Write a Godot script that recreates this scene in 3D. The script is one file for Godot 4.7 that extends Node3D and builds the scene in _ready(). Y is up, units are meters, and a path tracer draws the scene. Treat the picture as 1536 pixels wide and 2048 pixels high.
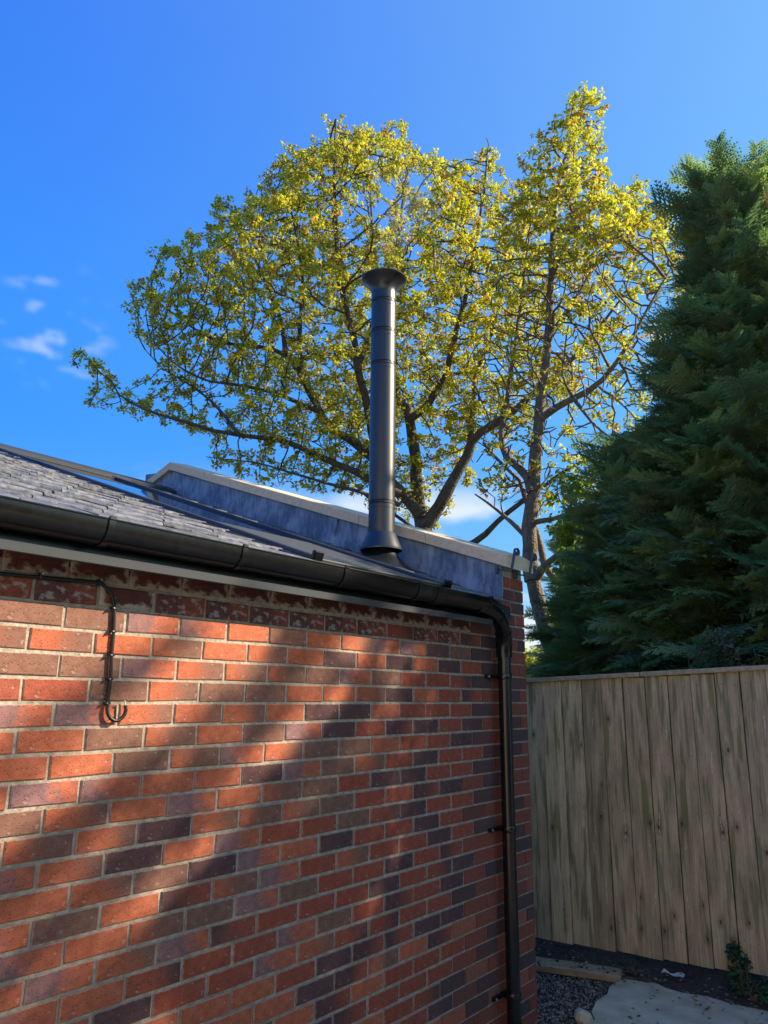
extends Node3D
# Brick outbuilding with a flue, a slate roof and a lead-clad parapet, seen from a garden; trees, conifers and a fence behind. Metres, y up, the ground near y = 0.

const G := 2.04                                        # height above the ground of the top bed joint that the course numbers count from
const SUN := Vector3(1.25, 1.0, 1.333)                 # towards the sun
const PITCH := 0.357                                   # rise of the roof per metre
const EAVE := 0.30                                     # roof surface above G at the face of the wall
const EYE := Vector3(-1.265, 1.764, 2.258)
const AHEAD := Vector3(0.7864, 0.0, -0.6177)           # level direction the garden is seen along; trees are laid out across it
const ACROSS := Vector3(0.6177, 0.0, 0.7864)
const EXPOSURE := 2.1

const LIMBS_A := [
	[0.223, 0.180, [Vector3(9.80, 2.32, -5.51), Vector3(9.79, 3.63, -5.52), Vector3(9.79, 4.35, -5.52), Vector3(9.79, 4.74, -5.52)]],
	[0.136, 0.018, [Vector3(9.79, 4.74, -5.52), Vector3(9.84, 5.22, -5.64), Vector3(9.90, 5.75, -5.74), Vector3(9.91, 6.84, -5.89), Vector3(9.95, 7.21, -6.03), Vector3(9.92, 7.62, -6.24), Vector3(9.96, 8.58, -6.37), Vector3(10.02, 9.52, -6.47), Vector3(10.15, 10.51, -6.47), Vector3(10.30, 11.66, -6.46), Vector3(10.47, 12.86, -6.42), Vector3(10.62, 13.99, -6.40)]],
	[0.136, 0.018, [Vector3(9.79, 4.74, -5.52), Vector3(9.80, 5.08, -5.24), Vector3(9.82, 5.43, -4.95), Vector3(9.90, 6.09, -4.57), Vector3(9.85, 6.33, -4.37), Vector3(9.98, 6.56, -3.93), Vector3(10.19, 6.99, -3.39), Vector3(10.42, 7.49, -2.84), Vector3(10.50, 7.84, -2.46), Vector3(10.69, 8.52, -1.95)]],
	[0.081, 0.012, [Vector3(9.72, 6.89, -5.77), Vector3(9.79, 7.04, -5.51), Vector3(9.84, 7.37, -5.25), Vector3(9.85, 7.60, -5.06), Vector3(9.85, 8.21, -4.87), Vector3(9.91, 9.08, -4.62), Vector3(9.94, 10.07, -4.40), Vector3(9.97, 11.30, -4.18), Vector3(9.93, 12.11, -4.06)]],
	[0.068, 0.012, [Vector3(10.16, 6.19, -4.72), Vector3(10.44, 7.08, -4.82), Vector3(10.76, 8.03, -4.88), Vector3(11.20, 9.04, -4.77), Vector3(11.63, 10.34, -4.69), Vector3(11.88, 11.84, -4.83), Vector3(12.04, 12.68, -5.09)]],
	[0.112, 0.015, [Vector3(9.68, 4.98, -5.51), Vector3(9.36, 5.41, -5.73), Vector3(9.05, 5.85, -5.95), Vector3(8.82, 6.91, -6.06), Vector3(8.62, 7.61, -6.14), Vector3(8.51, 7.95, -6.10), Vector3(8.35, 8.39, -6.12), Vector3(8.14, 9.24, -6.21), Vector3(8.00, 10.31, -6.22), Vector3(7.88, 11.41, -6.19), Vector3(7.80, 12.42, -6.11)]],
	[0.093, 0.012, [Vector3(9.14, 5.89, -6.02), Vector3(8.86, 6.39, -6.51), Vector3(8.73, 6.61, -6.81), Vector3(8.63, 6.99, -7.07), Vector3(8.44, 7.78, -7.44), Vector3(8.31, 8.21, -7.73), Vector3(8.08, 8.43, -8.15), Vector3(7.74, 8.54, -8.72), Vector3(7.48, 8.74, -9.18), Vector3(7.13, 9.24, -9.75), Vector3(6.78, 9.72, -10.33)]],
	[0.056, 0.012, [Vector3(8.31, 8.21, -7.73), Vector3(8.42, 9.07, -8.01), Vector3(8.48, 9.68, -8.35), Vector3(8.47, 10.55, -8.79), Vector3(8.35, 11.55, -9.36), Vector3(8.23, 12.23, -9.94)]],
	[0.056, 0.012, [Vector3(8.42, 7.77, -7.42), Vector3(8.13, 8.52, -7.19), Vector3(7.87, 9.36, -6.91), Vector3(7.50, 10.16, -6.78), Vector3(7.10, 10.94, -6.68)]],
	[0.081, 0.007, [Vector3(9.29, 5.30, -5.67), Vector3(8.69, 5.74, -6.35), Vector3(8.21, 6.05, -6.89), Vector3(7.83, 6.26, -7.29), Vector3(7.35, 6.33, -7.82), Vector3(7.04, 6.39, -8.14), Vector3(6.84, 6.45, -8.31), Vector3(6.54, 6.56, -8.60), Vector3(6.18, 6.70, -8.98), Vector3(6.01, 6.83, -9.12), Vector3(5.83, 6.88, -9.27), Vector3(5.68, 7.18, -9.38), Vector3(5.49, 7.37, -9.54), Vector3(5.31, 7.62, -9.69), Vector3(5.22, 7.70, -9.72)]],
	[0.037, 0.007, [Vector3(7.22, 6.26, -7.67), Vector3(7.10, 6.93, -8.26), Vector3(6.97, 7.44, -8.87), Vector3(6.83, 7.86, -9.50), Vector3(6.73, 8.41, -10.07)]],
	[0.056, 0.012, [Vector3(8.65, 7.63, -6.17), Vector3(9.22, 8.81, -6.31), Vector3(9.70, 10.10, -6.58), Vector3(10.04, 11.63, -7.01), Vector3(10.41, 13.55, -7.41), Vector3(10.84, 14.81, -7.75)]],
	[0.081, 0.012, [Vector3(9.63, 4.41, -5.41), Vector3(9.68, 4.26, -4.87), Vector3(9.73, 4.38, -4.35), Vector3(9.81, 4.81, -3.78), Vector3(9.97, 5.24, -3.12), Vector3(9.97, 5.46, -2.65), Vector3(10.09, 5.64, -2.04), Vector3(10.00, 5.73, -1.69)]],
	[0.046, 0.007, [Vector3(9.13, 5.06, -5.55), Vector3(8.59, 5.25, -6.02), Vector3(8.11, 5.38, -6.42), Vector3(7.64, 5.52, -6.80), Vector3(7.17, 5.65, -7.18), Vector3(6.71, 5.67, -7.55), Vector3(6.48, 5.66, -7.63)]],
	[0.043, 0.007, [Vector3(9.95, 4.67, -5.64), Vector3(9.79, 5.09, -6.16), Vector3(9.60, 5.53, -6.74), Vector3(9.44, 6.19, -7.26), Vector3(9.34, 6.66, -7.72), Vector3(9.17, 6.94, -8.26)]],
	[0.050, 0.009, [Vector3(8.52, 6.93, -6.97), Vector3(7.86, 7.16, -7.37), Vector3(7.21, 7.23, -7.74), Vector3(6.64, 7.20, -8.01), Vector3(6.07, 7.45, -8.28), Vector3(5.67, 7.78, -8.34)]],
]

const LIMBS_B := [
	[0.204, 0.102, [Vector3(8.45, 1.75, -2.37), Vector3(8.44, 2.09, -2.39), Vector3(8.42, 2.45, -2.41), Vector3(8.36, 2.78, -2.49), Vector3(8.30, 3.11, -2.56), Vector3(8.28, 3.36, -2.59)]],
	[0.123, 0.012, [Vector3(8.28, 3.36, -2.59), Vector3(8.26, 3.66, -2.64), Vector3(8.29, 3.94, -2.64), Vector3(8.33, 4.31, -2.60), Vector3(8.38, 4.76, -2.57), Vector3(8.42, 5.29, -2.54), Vector3(8.50, 6.00, -2.47), Vector3(8.60, 7.06, -2.36), Vector3(8.68, 8.09, -2.30), Vector3(8.75, 9.16, -2.23), Vector3(8.85, 10.00, -2.13), Vector3(9.04, 10.87, -1.91), Vector3(9.15, 11.42, -1.80)]],
	[0.076, 0.018, [Vector3(8.28, 3.36, -2.59), Vector3(8.23, 3.45, -2.48), Vector3(8.23, 3.59, -2.33), Vector3(8.22, 3.69, -2.18), Vector3(8.21, 3.73, -2.03), Vector3(8.26, 3.74, -1.80)]],
	[0.102, 0.018, [Vector3(9.23, 1.76, -2.19), Vector3(9.21, 2.17, -2.19), Vector3(9.18, 2.51, -2.20), Vector3(9.11, 3.04, -2.25), Vector3(8.93, 3.37, -2.46), Vector3(8.78, 3.52, -2.61), Vector3(8.72, 3.80, -2.66), Vector3(8.66, 4.16, -2.71), Vector3(8.55, 4.61, -2.81), Vector3(8.51, 4.86, -2.84), Vector3(8.29, 5.20, -3.09), Vector3(8.14, 5.48, -3.26)]],
	[0.068, 0.012, [Vector3(8.29, 4.63, -2.58), Vector3(8.38, 4.97, -2.71), Vector3(8.37, 5.20, -2.96), Vector3(8.44, 5.58, -3.12), Vector3(8.60, 5.97, -3.15), Vector3(8.81, 6.68, -3.13), Vector3(9.04, 7.72, -3.08), Vector3(9.27, 8.82, -3.03), Vector3(9.51, 10.08, -2.96)]],
	[0.051, 0.012, [Vector3(8.25, 3.93, -2.62), Vector3(8.41, 4.14, -2.85), Vector3(8.42, 4.54, -3.27), Vector3(8.48, 4.81, -3.62)]],
	[0.068, 0.009, [Vector3(8.37, 5.53, -2.47), Vector3(8.30, 5.71, -2.40), Vector3(8.52, 5.99, -1.96), Vector3(8.66, 6.19, -1.62), Vector3(8.81, 6.66, -1.27), Vector3(8.96, 7.32, -0.91), Vector3(9.09, 7.91, -0.58)]],
	[0.043, 0.009, [Vector3(8.30, 4.19, -2.57), Vector3(8.42, 4.26, -2.08), Vector3(8.50, 4.43, -1.66), Vector3(8.50, 4.79, -1.34)]],
	[0.051, 0.009, [Vector3(8.50, 7.00, -2.31), Vector3(9.01, 7.81, -2.06), Vector3(9.53, 8.76, -1.81), Vector3(10.00, 9.59, -1.61), Vector3(10.39, 10.15, -1.53)]],
	[0.034, 0.009, [Vector3(8.42, 5.95, -1.92), Vector3(8.36, 5.45, -1.60), Vector3(8.27, 5.15, -1.30)]],
	[0.043, 0.009, [Vector3(8.65, 8.07, -2.28), Vector3(8.54, 8.63, -1.88), Vector3(8.47, 9.01, -1.43), Vector3(8.20, 9.26, -1.23)]],
]

const CROWN_A := [Vector2(-6.07, 7.84), Vector2(-5.97, 8.20), Vector2(-5.31, 7.79), Vector2(-4.93, 7.34), Vector2(-4.16, 7.14), Vector2(-4.80, 8.01), Vector2(-5.06, 9.17), Vector2(-5.01, 9.60), Vector2(-4.65, 9.71), Vector2(-4.62, 10.38), Vector2(-4.07, 10.49), Vector2(-4.02, 10.86), Vector2(-3.55, 10.97), Vector2(-3.53, 11.50), Vector2(-2.77, 11.53), Vector2(-2.36, 12.60), Vector2(-1.80, 12.72), Vector2(-1.40, 13.15), Vector2(-1.19, 13.77), Vector2(-0.98, 13.77), Vector2(-0.78, 13.19), Vector2(-0.15, 13.16), Vector2(0.39, 13.35), Vector2(0.59, 13.21), Vector2(0.78, 12.75), Vector2(1.19, 12.40), Vector2(1.79, 12.52), Vector2(1.97, 13.06), Vector2(2.18, 12.95), Vector2(2.32, 12.41), Vector2(2.51, 11.94), Vector2(2.75, 11.59), Vector2(3.08, 11.02), Vector2(3.12, 9.57), Vector2(3.02, 8.29), Vector2(3.45, 8.09), Vector2(4.79, 9.48), Vector2(5.06, 9.16), Vector2(4.11, 7.89), Vector2(3.11, 6.96), Vector2(2.15, 6.36), Vector2(1.49, 5.67), Vector2(1.11, 4.82), Vector2(0.57, 4.81), Vector2(-0.26, 5.18), Vector2(-0.62, 5.27), Vector2(-1.18, 5.41), Vector2(-1.78, 5.50), Vector2(-2.30, 5.73), Vector2(-2.67, 5.78), Vector2(-3.14, 5.92), Vector2(-3.33, 6.06), Vector2(-3.07, 6.36), Vector2(-3.65, 6.58), Vector2(-4.12, 6.69), Vector2(-4.84, 6.87), Vector2(-5.73, 7.03), Vector2(-5.77, 7.38), Vector2(-5.58, 7.64)]

const CROWN_B := [Vector2(1.68, 5.64), Vector2(1.42, 6.83), Vector2(1.56, 8.34), Vector2(1.82, 9.13), Vector2(2.10, 9.50), Vector2(2.21, 10.23), Vector2(2.46, 10.61), Vector2(2.88, 10.95), Vector2(3.08, 11.38), Vector2(3.28, 11.43), Vector2(3.49, 11.10), Vector2(3.38, 10.43), Vector2(3.58, 10.06), Vector2(3.50, 9.69), Vector2(3.93, 9.61), Vector2(4.00, 9.25), Vector2(4.38, 9.27), Vector2(4.53, 9.07), Vector2(4.44, 8.63), Vector2(4.78, 8.29), Vector2(4.67, 7.90), Vector2(4.32, 7.60), Vector2(4.23, 6.86), Vector2(3.98, 6.06), Vector2(3.49, 5.43), Vector2(3.03, 4.90), Vector2(2.57, 4.45), Vector2(1.93, 4.44), Vector2(1.30, 4.51), Vector2(1.23, 5.03)]


var rng := RandomNumberGenerator.new()
var M := {}
var taken := {}


# ---------------------------------------------------------------- building meshes

class Shape:
	var v := PackedVector3Array()
	var n := PackedVector3Array()
	var t := PackedVector2Array()
	var c := PackedColorArray()                           # one colour for each corner, or none

	func tri(a: Vector3, b: Vector3, c: Vector3, na = null, nb = null, nc = null, ta := Vector2.ZERO, tb := Vector2.ZERO, tc := Vector2.ZERO) -> void:
		var f: Vector3 = (b - a).cross(c - a).normalized()
		if na != null and f.dot(na + nb + nc) < 0.0:      # keep the winding on the side the normals point to
			tri(a, c, b, na, nc, nb, ta, tc, tb)
			return
		v.append(a); v.append(c); v.append(b)
		n.append(na if na != null else f); n.append(nc if nc != null else f); n.append(nb if nb != null else f)
		t.append(ta); t.append(tc); t.append(tb)

	func quad(a: Vector3, b: Vector3, c: Vector3, d: Vector3, ta := Vector2(0, 1), tb := Vector2(1, 1), tc := Vector2(1, 0), td := Vector2(0, 0)) -> void:
		tri(a, b, c, null, null, null, ta, tb, tc)
		tri(a, c, d, null, null, null, ta, tc, td)

	func quad_n(a: Vector3, b: Vector3, c: Vector3, d: Vector3, na: Vector3, nb: Vector3, nc: Vector3, nd: Vector3) -> void:
		tri(a, b, c, na, nb, nc)
		tri(a, c, d, na, nc, nd)

	# a box with chamfered edges, placed by X
	func box(x: Transform3D, size: Vector3, ch := 0.0) -> void:
		var h := size / 2.0
		if ch <= 0.0:
			var p := []
			for i in 8:
				p.append(x * Vector3(h.x if i & 1 else -h.x, h.y if i & 2 else -h.y, h.z if i & 4 else -h.z))
			for f in [[4, 5, 7, 6], [1, 0, 2, 3], [5, 1, 3, 7], [0, 4, 6, 2], [6, 7, 3, 2], [0, 1, 5, 4]]:
				quad(p[f[0]], p[f[1]], p[f[2]], p[f[3]])
			return
		var faces := [[Vector3.RIGHT, Vector3.UP, Vector3.BACK], [Vector3.UP, Vector3.BACK, Vector3.RIGHT], [Vector3.BACK, Vector3.RIGHT, Vector3.UP]]
		for f in faces:
			var k: Vector3 = f[0]
			var a: Vector3 = f[1]
			var b: Vector3 = f[2]
			var ha := absf(h.dot(a)) - ch
			var hb := absf(h.dot(b)) - ch
			var hk := absf(h.dot(k))
			for s in [1.0, -1.0]:
				var q := [x * (k * hk * s - a * ha - b * hb * s), x * (k * hk * s + a * ha - b * hb * s), x * (k * hk * s + a * ha + b * hb * s), x * (k * hk * s - a * ha + b * hb * s)]
				quad(q[0], q[1], q[2], q[3])
			for sa in [1.0, -1.0]:                       # the four edges that run along k
				for sb in [1.0, -1.0]:
					var hl := hk - ch
					var p0: Vector3 = a * sa * (ha + ch) + b * sb * hb
					var p1: Vector3 = a * sa * ha + b * sb * (hb + ch)
					var e := [x * (p0 - k * hl), x * (p1 - k * hl), x * (p1 + k * hl), x * (p0 + k * hl)]
					if sa * sb > 0.0:
						quad(e[0], e[1], e[2], e[3])
					else:
						quad(e[1], e[0], e[3], e[2])
		for sx in [1.0, -1.0]:
			for sy in [1.0, -1.0]:
				for sz in [1.0, -1.0]:
					var a := x * Vector3(h.x * sx, (h.y - ch) * sy, (h.z - ch) * sz)
					var b := x * Vector3((h.x - ch) * sx, h.y * sy, (h.z - ch) * sz)
					var c := x * Vector3((h.x - ch) * sx, (h.y - ch) * sy, h.z * sz)
					if sx * sy * sz > 0.0:
						tri(a, b, c)
					else:
						tri(a, c, b)

	# a round tube through POINTS
	func tube(points: Array, radii: Array, sides := 8, caps := true) -> void:
		var m := points.size()
		var up := Vector3.UP
		var rings := []
		var norms := []
		var along := 0.0
		for i in m:
			var d: Vector3 = (points[mini(i + 1, m - 1)] - points[maxi(i - 1, 0)]).normalized()
			if i == 0:
				up = d.cross(Vector3(0.31, 0.2, 0.93) if absf(d.z) < 0.9 else Vector3(0.95, 0.1, 0.2)).normalized()
			else:
				up = (up - d * up.dot(d)).normalized()
			var side := d.cross(up)
			var ring := []
			var nn := []
			for k in sides:
				var w := TAU * k / sides
				var o: Vector3 = up * cos(w) + side * sin(w)
				nn.append(o)
				ring.append(points[i] + o * radii[i])
			rings.append(ring)
			norms.append(nn)
		for i in m - 1:
			var l0 := along
			along += (points[i + 1] - points[i]).length()
			for k in sides:
				var j := (k + 1) % sides
				var u0 := float(k) / sides
				var u1 := float(k + 1) / sides
				tri(rings[i][k], rings[i][j], rings[i + 1][j], norms[i][k], norms[i][j], norms[i + 1][j], Vector2(u0, l0), Vector2(u1, l0), Vector2(u1, along))
				tri(rings[i][k], rings[i + 1][j], rings[i + 1][k], norms[i][k], norms[i + 1][j], norms[i + 1][k], Vector2(u0, l0), Vector2(u1, along), Vector2(u0, along))
		if caps:
			for k in sides:
				var j := (k + 1) % sides
				tri(points[0], rings[0][j], rings[0][k])
				tri(points[m - 1], rings[m - 1][k], rings[m - 1][j])

	# PROFILE of [radius, height], turned about the vertical through FOOT
	func lathe(profile: Array, foot: Vector3, sides := 48) -> void:
		var m := profile.size()
		var seg := []
		for i in m - 1:
			var d := Vector2(profile[i + 1][0] - profile[i][0], profile[i + 1][1] - profile[i][1]).normalized()
			seg.append(Vector2(d.y, -d.x))
		for i in m - 1:
			var n0: Vector2 = seg[i]
			var n1: Vector2 = seg[i]
			if i > 0 and seg[i - 1].dot(seg[i]) > 0.88:
				n0 = (seg[i - 1] + seg[i]).normalized()
			if i < m - 2 and seg[i + 1].dot(seg[i]) > 0.88:
				n1 = (seg[i + 1] + seg[i]).normalized()
			for k in sides:
				var a := TAU * k / sides
				var b := TAU * (k + 1) / sides
				var da := Vector3(cos(a), 0, -sin(a))
				var db := Vector3(cos(b), 0, -sin(b))
				var y0 := Vector3.UP * float(profile[i][1])
				var y1 := Vector3.UP * float(profile[i + 1][1])
				quad_n(foot + da * profile[i][0] + y0, foot + db * profile[i][0] + y0, foot + db * profile[i + 1][0] + y1, foot + da * profile[i + 1][0] + y1,
					da * n0.x + Vector3.UP * n0.y, db * n0.x + Vector3.UP * n0.y, db * n1.x + Vector3.UP * n1.y, da * n1.x + Vector3.UP * n1.y)

	# an open or closed outline of (z, y) points drawn out along x; smooth where the outline bends gently
	func along_x(outline: Array, x0: float, x1: float, closed := true, caps := true) -> void:
		var m := outline.size()
		var seg := []
		var last := m if closed else m - 1
		for i in last:
			var d: Vector2 = (outline[(i + 1) % m] - outline[i]).normalized()
			seg.append(Vector3(0, d.x, -d.y))
		for i in last:
			var p0: Vector2 = outline[i]
			var p1: Vector2 = outline[(i + 1) % m]
			var n0: Vector3 = seg[i]
			var n1: Vector3 = seg[i]
			if (closed or i > 0) and seg[(i - 1 + last) % last].dot(seg[i]) > 0.88:
				n0 = (seg[i] + seg[(i - 1 + last) % last]).normalized()
			if (closed or i < last - 1) and seg[(i + 1) % last].dot(seg[i]) > 0.88:
				n1 = (seg[i] + seg[(i + 1) % last]).normalized()
			quad_n(Vector3(x0, p0.y, p0.x), Vector3(x0, p1.y, p1.x), Vector3(x1, p1.y, p1.x), Vector3(x1, p0.y, p0.x), n0, n1, n1, n0)
		if caps and closed:
			var flat := PackedVector2Array(outline)
			var idx := Geometry2D.triangulate_polygon(flat)
			for i in range(0, idx.size(), 3):
				var a := flat[idx[i]]
				var b := flat[idx[i + 1]]
				var c := flat[idx[i + 2]]
				if (b - a).cross(c - a) > 0.0:
					var w := b
					b = c
					c = w
				tri(Vector3(x1, a.y, a.x), Vector3(x1, b.y, b.x), Vector3(x1, c.y, c.x))
				tri(Vector3(x0, a.y, a.x), Vector3(x0, c.y, c.x), Vector3(x0, b.y, b.x))

	func mesh() -> ArrayMesh:
		var a := []
		a.resize(Mesh.ARRAY_MAX)
		a[Mesh.ARRAY_VERTEX] = v
		a[Mesh.ARRAY_NORMAL] = n
		a[Mesh.ARRAY_TEX_UV] = t
		if c.size() == v.size():
			a[Mesh.ARRAY_COLOR] = c
		var m := ArrayMesh.new()
		m.add_surface_from_arrays(Mesh.PRIMITIVE_TRIANGLES, a)
		return m


# ---------------------------------------------------------------- things and parts

func numbered(called: String) -> String:
	if not taken.has(called):
		taken[called] = 0
		return called
	taken[called] += 1
	return "%s_%03d" % [called, taken[called]]


func describe(o: Node, label: String, category: String, group := "") -> void:
	o.set_meta("label", label)
	o.set_meta("category", category)
	if group:
		o.set_meta("group", group)


# a thing: a node at its base; the meshes of its parts are given in world coordinates
func thing(called: String, base: Vector3, label: String, category: String, group := "") -> Node3D:
	var o := Node3D.new()
	o.name = numbered(called)
	add_child(o)
	o.position = base
	describe(o, label, category, group)
	return o


func part(parent: Node3D, called: String, mesh: Mesh, material: Material) -> MeshInstance3D:
	var o := MeshInstance3D.new()
	o.name = called
	o.mesh = mesh
	o.material_override = material
	o.position = -parent.position if parent.get_parent() == self else Vector3.ZERO
	parent.add_child(o, true)
	return o


func piece(parent: Node3D, called: String, mesh: Mesh, material: Material, where: Transform3D) -> MeshInstance3D:
	var o := MeshInstance3D.new()
	o.name = called
	o.mesh = mesh
	o.material_override = material
	o.transform = where
	parent.add_child(o, true)
	return o


func setting(called: String, mesh: Mesh, material: Material) -> MeshInstance3D:
	var o := MeshInstance3D.new()
	o.name = called
	o.mesh = mesh
	o.material_override = material
	o.set_meta("kind", "structure")
	add_child(o)
	return o


func many(parent: Node3D, called: String, mesh: Mesh, material: Material, places: Array, colours: Array) -> MultiMeshInstance3D:
	var m := MultiMesh.new()
	m.transform_format = MultiMesh.TRANSFORM_3D
	m.use_colors = true
	m.mesh = mesh
	m.instance_count = places.size()
	for i in places.size():
		m.set_instance_transform(i, places[i])
		m.set_instance_color(i, colours[i])
	var o := MultiMeshInstance3D.new()
	o.name = called
	o.multimesh = m
	o.material_override = material
	if parent != self and parent.get_parent() == self:
		o.position = -parent.position
	parent.add_child(o, true)
	return o


# ---------------------------------------------------------------- textures and materials

func lin(r: float, g: float, b: float) -> Color:
	return Color(r, g, b).linear_to_srgb()


func noise(freq: float, sd: int, kind := FastNoiseLite.TYPE_SIMPLEX_SMOOTH, octaves := 3) -> FastNoiseLite:
	var f := FastNoiseLite.new()
	f.noise_type = kind
	f.seed = sd
	f.frequency = freq
	f.fractal_octaves = octaves
	return f


func paint(w: int, h: int, f: Callable) -> ImageTexture:
	var d := PackedByteArray()
	d.resize(w * h * 3)
	var i := 0
	for y in h:
		for x in w:
			var c: Color = f.call(x, y)
			c = c.linear_to_srgb()
			d[i] = clampi(int(c.r * 255.0), 0, 255)
			d[i + 1] = clampi(int(c.g * 255.0), 0, 255)
			d[i + 2] = clampi(int(c.b * 255.0), 0, 255)
			i += 3
	return ImageTexture.create_from_image(Image.create_from_data(w, h, false, Image.FORMAT_RGB8, d))


func relief(w: int, h: int, f: Callable) -> ImageTexture:
	var d := PackedByteArray()
	d.resize(w * h)
	var i := 0
	for y in h:
		for x in w:
			d[i] = clampi(int(f.call(x, y) * 255.0), 0, 255)
			i += 1
	return ImageTexture.create_from_image(Image.create_from_data(w, h, false, Image.FORMAT_L8, d))


# seamless noise between two colours
func mottled(a: Color, b: Color, freq: float, sd: int, size := 256, octaves := 5, kind := FastNoiseLite.TYPE_SIMPLEX_SMOOTH) -> ImageTexture:
	var im := noise(freq, sd, kind, octaves).get_seamless_image(size, size)
	return paint(size, size, func(x, y): return a.lerp(b, im.get_pixel(x, y).r))


func bumps(freq: float, sd: int, size := 256, octaves := 5, kind := FastNoiseLite.TYPE_SIMPLEX_SMOOTH) -> ImageTexture:
	return ImageTexture.create_from_image(noise(freq, sd, kind, octaves).get_seamless_image(size, size))


func mat(called: String, colour: Color, rough: float, metal := 0.0) -> StandardMaterial3D:
	var m := StandardMaterial3D.new()
	m.resource_name = called
	m.albedo_color = colour
	m.roughness = rough
	m.metallic = metal
	M[called] = m
	return m


func textured(called: String, tex: Texture2D, rough: float, scale: float, bump: Texture2D = null, depth := 0.0) -> StandardMaterial3D:
	var m := mat(called, Color.WHITE, rough)
	m.albedo_texture = tex
	if bump:
		m.heightmap_enabled = true
		m.heightmap_texture = bump
		m.heightmap_scale = depth
	if scale > 0.0:
		m.uv1_triplanar = true
		m.uv1_world_triplanar = true
		m.uv1_scale = Vector3.ONE * scale
	return m


const BRICK := {
	"O": [Color(0.440, 0.122, 0.060), Color(0.410, 0.120, 0.062)],
	"R": [Color(0.310, 0.074, 0.042), Color(0.285, 0.074, 0.045)],
	"B": [Color(0.220, 0.105, 0.074), Color(0.205, 0.100, 0.072)],
	"D": [Color(0.125, 0.060, 0.056), Color(0.100, 0.050, 0.050)],
	"X": [Color(0.410, 0.115, 0.058), Color(0.205, 0.100, 0.072)],
	"P": [Color(0.245, 0.130, 0.128), Color(0.410, 0.115, 0.060)],
	"Y": [Color(0.290, 0.075, 0.045), Color(0.110, 0.052, 0.048)],
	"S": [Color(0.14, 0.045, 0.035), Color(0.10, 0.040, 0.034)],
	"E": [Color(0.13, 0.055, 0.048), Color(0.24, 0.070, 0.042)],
}


func brick_face(key: String, sd: int) -> ImageTexture:
	var w := 224
	var h := 72
	var cloud := noise(0.018, sd, FastNoiseLite.TYPE_SIMPLEX_SMOOTH, 4)
	var grain := noise(0.35, sd + 1, FastNoiseLite.TYPE_SIMPLEX_SMOOTH, 2)
	var holes := noise(0.085, sd + 2, FastNoiseLite.TYPE_CELLULAR, 1)
	holes.cellular_return_type = FastNoiseLite.RETURN_DISTANCE
	var which := noise(0.05, sd + 3)
	var smear := noise(0.022, sd + 4, FastNoiseLite.TYPE_SIMPLEX_SMOOTH, 5)
	var a: Color = BRICK[key][0]
	var b: Color = BRICK[key][1]
	var turn := key in ["X", "P", "Y"] and sd % 2 == 1
	var at: float = {11: 0.36, 31: 0.52, 52: 0.66}[sd]
	return paint(w, h, func(x, y):
		var u := float(x) / w
		var c := cloud.get_noise_2d(x, y * 1.6)
		var k := smoothstep(at - 0.30, at + 0.30, (1.0 - u if turn and key == "Y" else u) + 0.35 * c)
		var col := a.lerp(b, k)
		col = col * (1.0 + 0.30 * c + 0.22 * grain.get_noise_2d(x, y))
		var hole := holes.get_noise_2d(x * 0.75, y * 1.15)
		if hole < -0.885 and which.get_noise_2d(x, y) > -0.10:
			col = col * 0.30
		var sm := smear.get_noise_2d(x * 0.8, y * 1.3)
		if key == "S":
			var edge := minf(minf(float(x), float(w - x)) / 26.0, float(h - y) / 30.0)
			var s := smoothstep(0.2, -0.3, edge - 0.62 + 1.1 * sm + 0.7 * grain.get_noise_2d(x, y))
			col = col.lerp(Color(0.46, 0.41, 0.33), 0.85 * s)
		elif key == "E":
			var s := smoothstep(0.10, 0.40, sm + 0.30 * grain.get_noise_2d(x, y)) * smoothstep(0.0, 0.3, minf(float(x), float(w - x)) / w * 2.0)
			col = col.lerp(Color(0.42, 0.42, 0.42), 0.65 * s)
		else:
			var s := smoothstep(0.42, 0.66, sm + 0.12 * grain.get_noise_2d(x, y))
			col = col.lerp(Color(0.50, 0.43, 0.38), 0.45 * s)
			if minf(minf(float(x), float(w - x)), minf(float(y), float(h - y))) < 2.5 + 3.0 * smear.get_noise_2d(y * 3.0, x * 3.0):
				col = col.lerp(Color(0.45, 0.38, 0.31), 0.45)
		return Color(maxf(col.r, 0.01), maxf(col.g, 0.01), maxf(col.b, 0.01)))


func brick_relief(sd: int) -> ImageTexture:
	var grain := noise(0.22, sd + 1, FastNoiseLite.TYPE_SIMPLEX_SMOOTH, 3)
	var holes := noise(0.085, sd + 2, FastNoiseLite.TYPE_CELLULAR, 1)
	holes.cellular_return_type = FastNoiseLite.RETURN_DISTANCE
	var which := noise(0.05, sd + 3)
	return relief(224, 72, func(x, y):
		var k := 0.7 + 0.25 * grain.get_noise_2d(x, y)
		if holes.get_noise_2d(x * 0.75, y * 1.15) < -0.87 and which.get_noise_2d(x, y) > -0.12:
			k -= 0.55
		return k)


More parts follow.
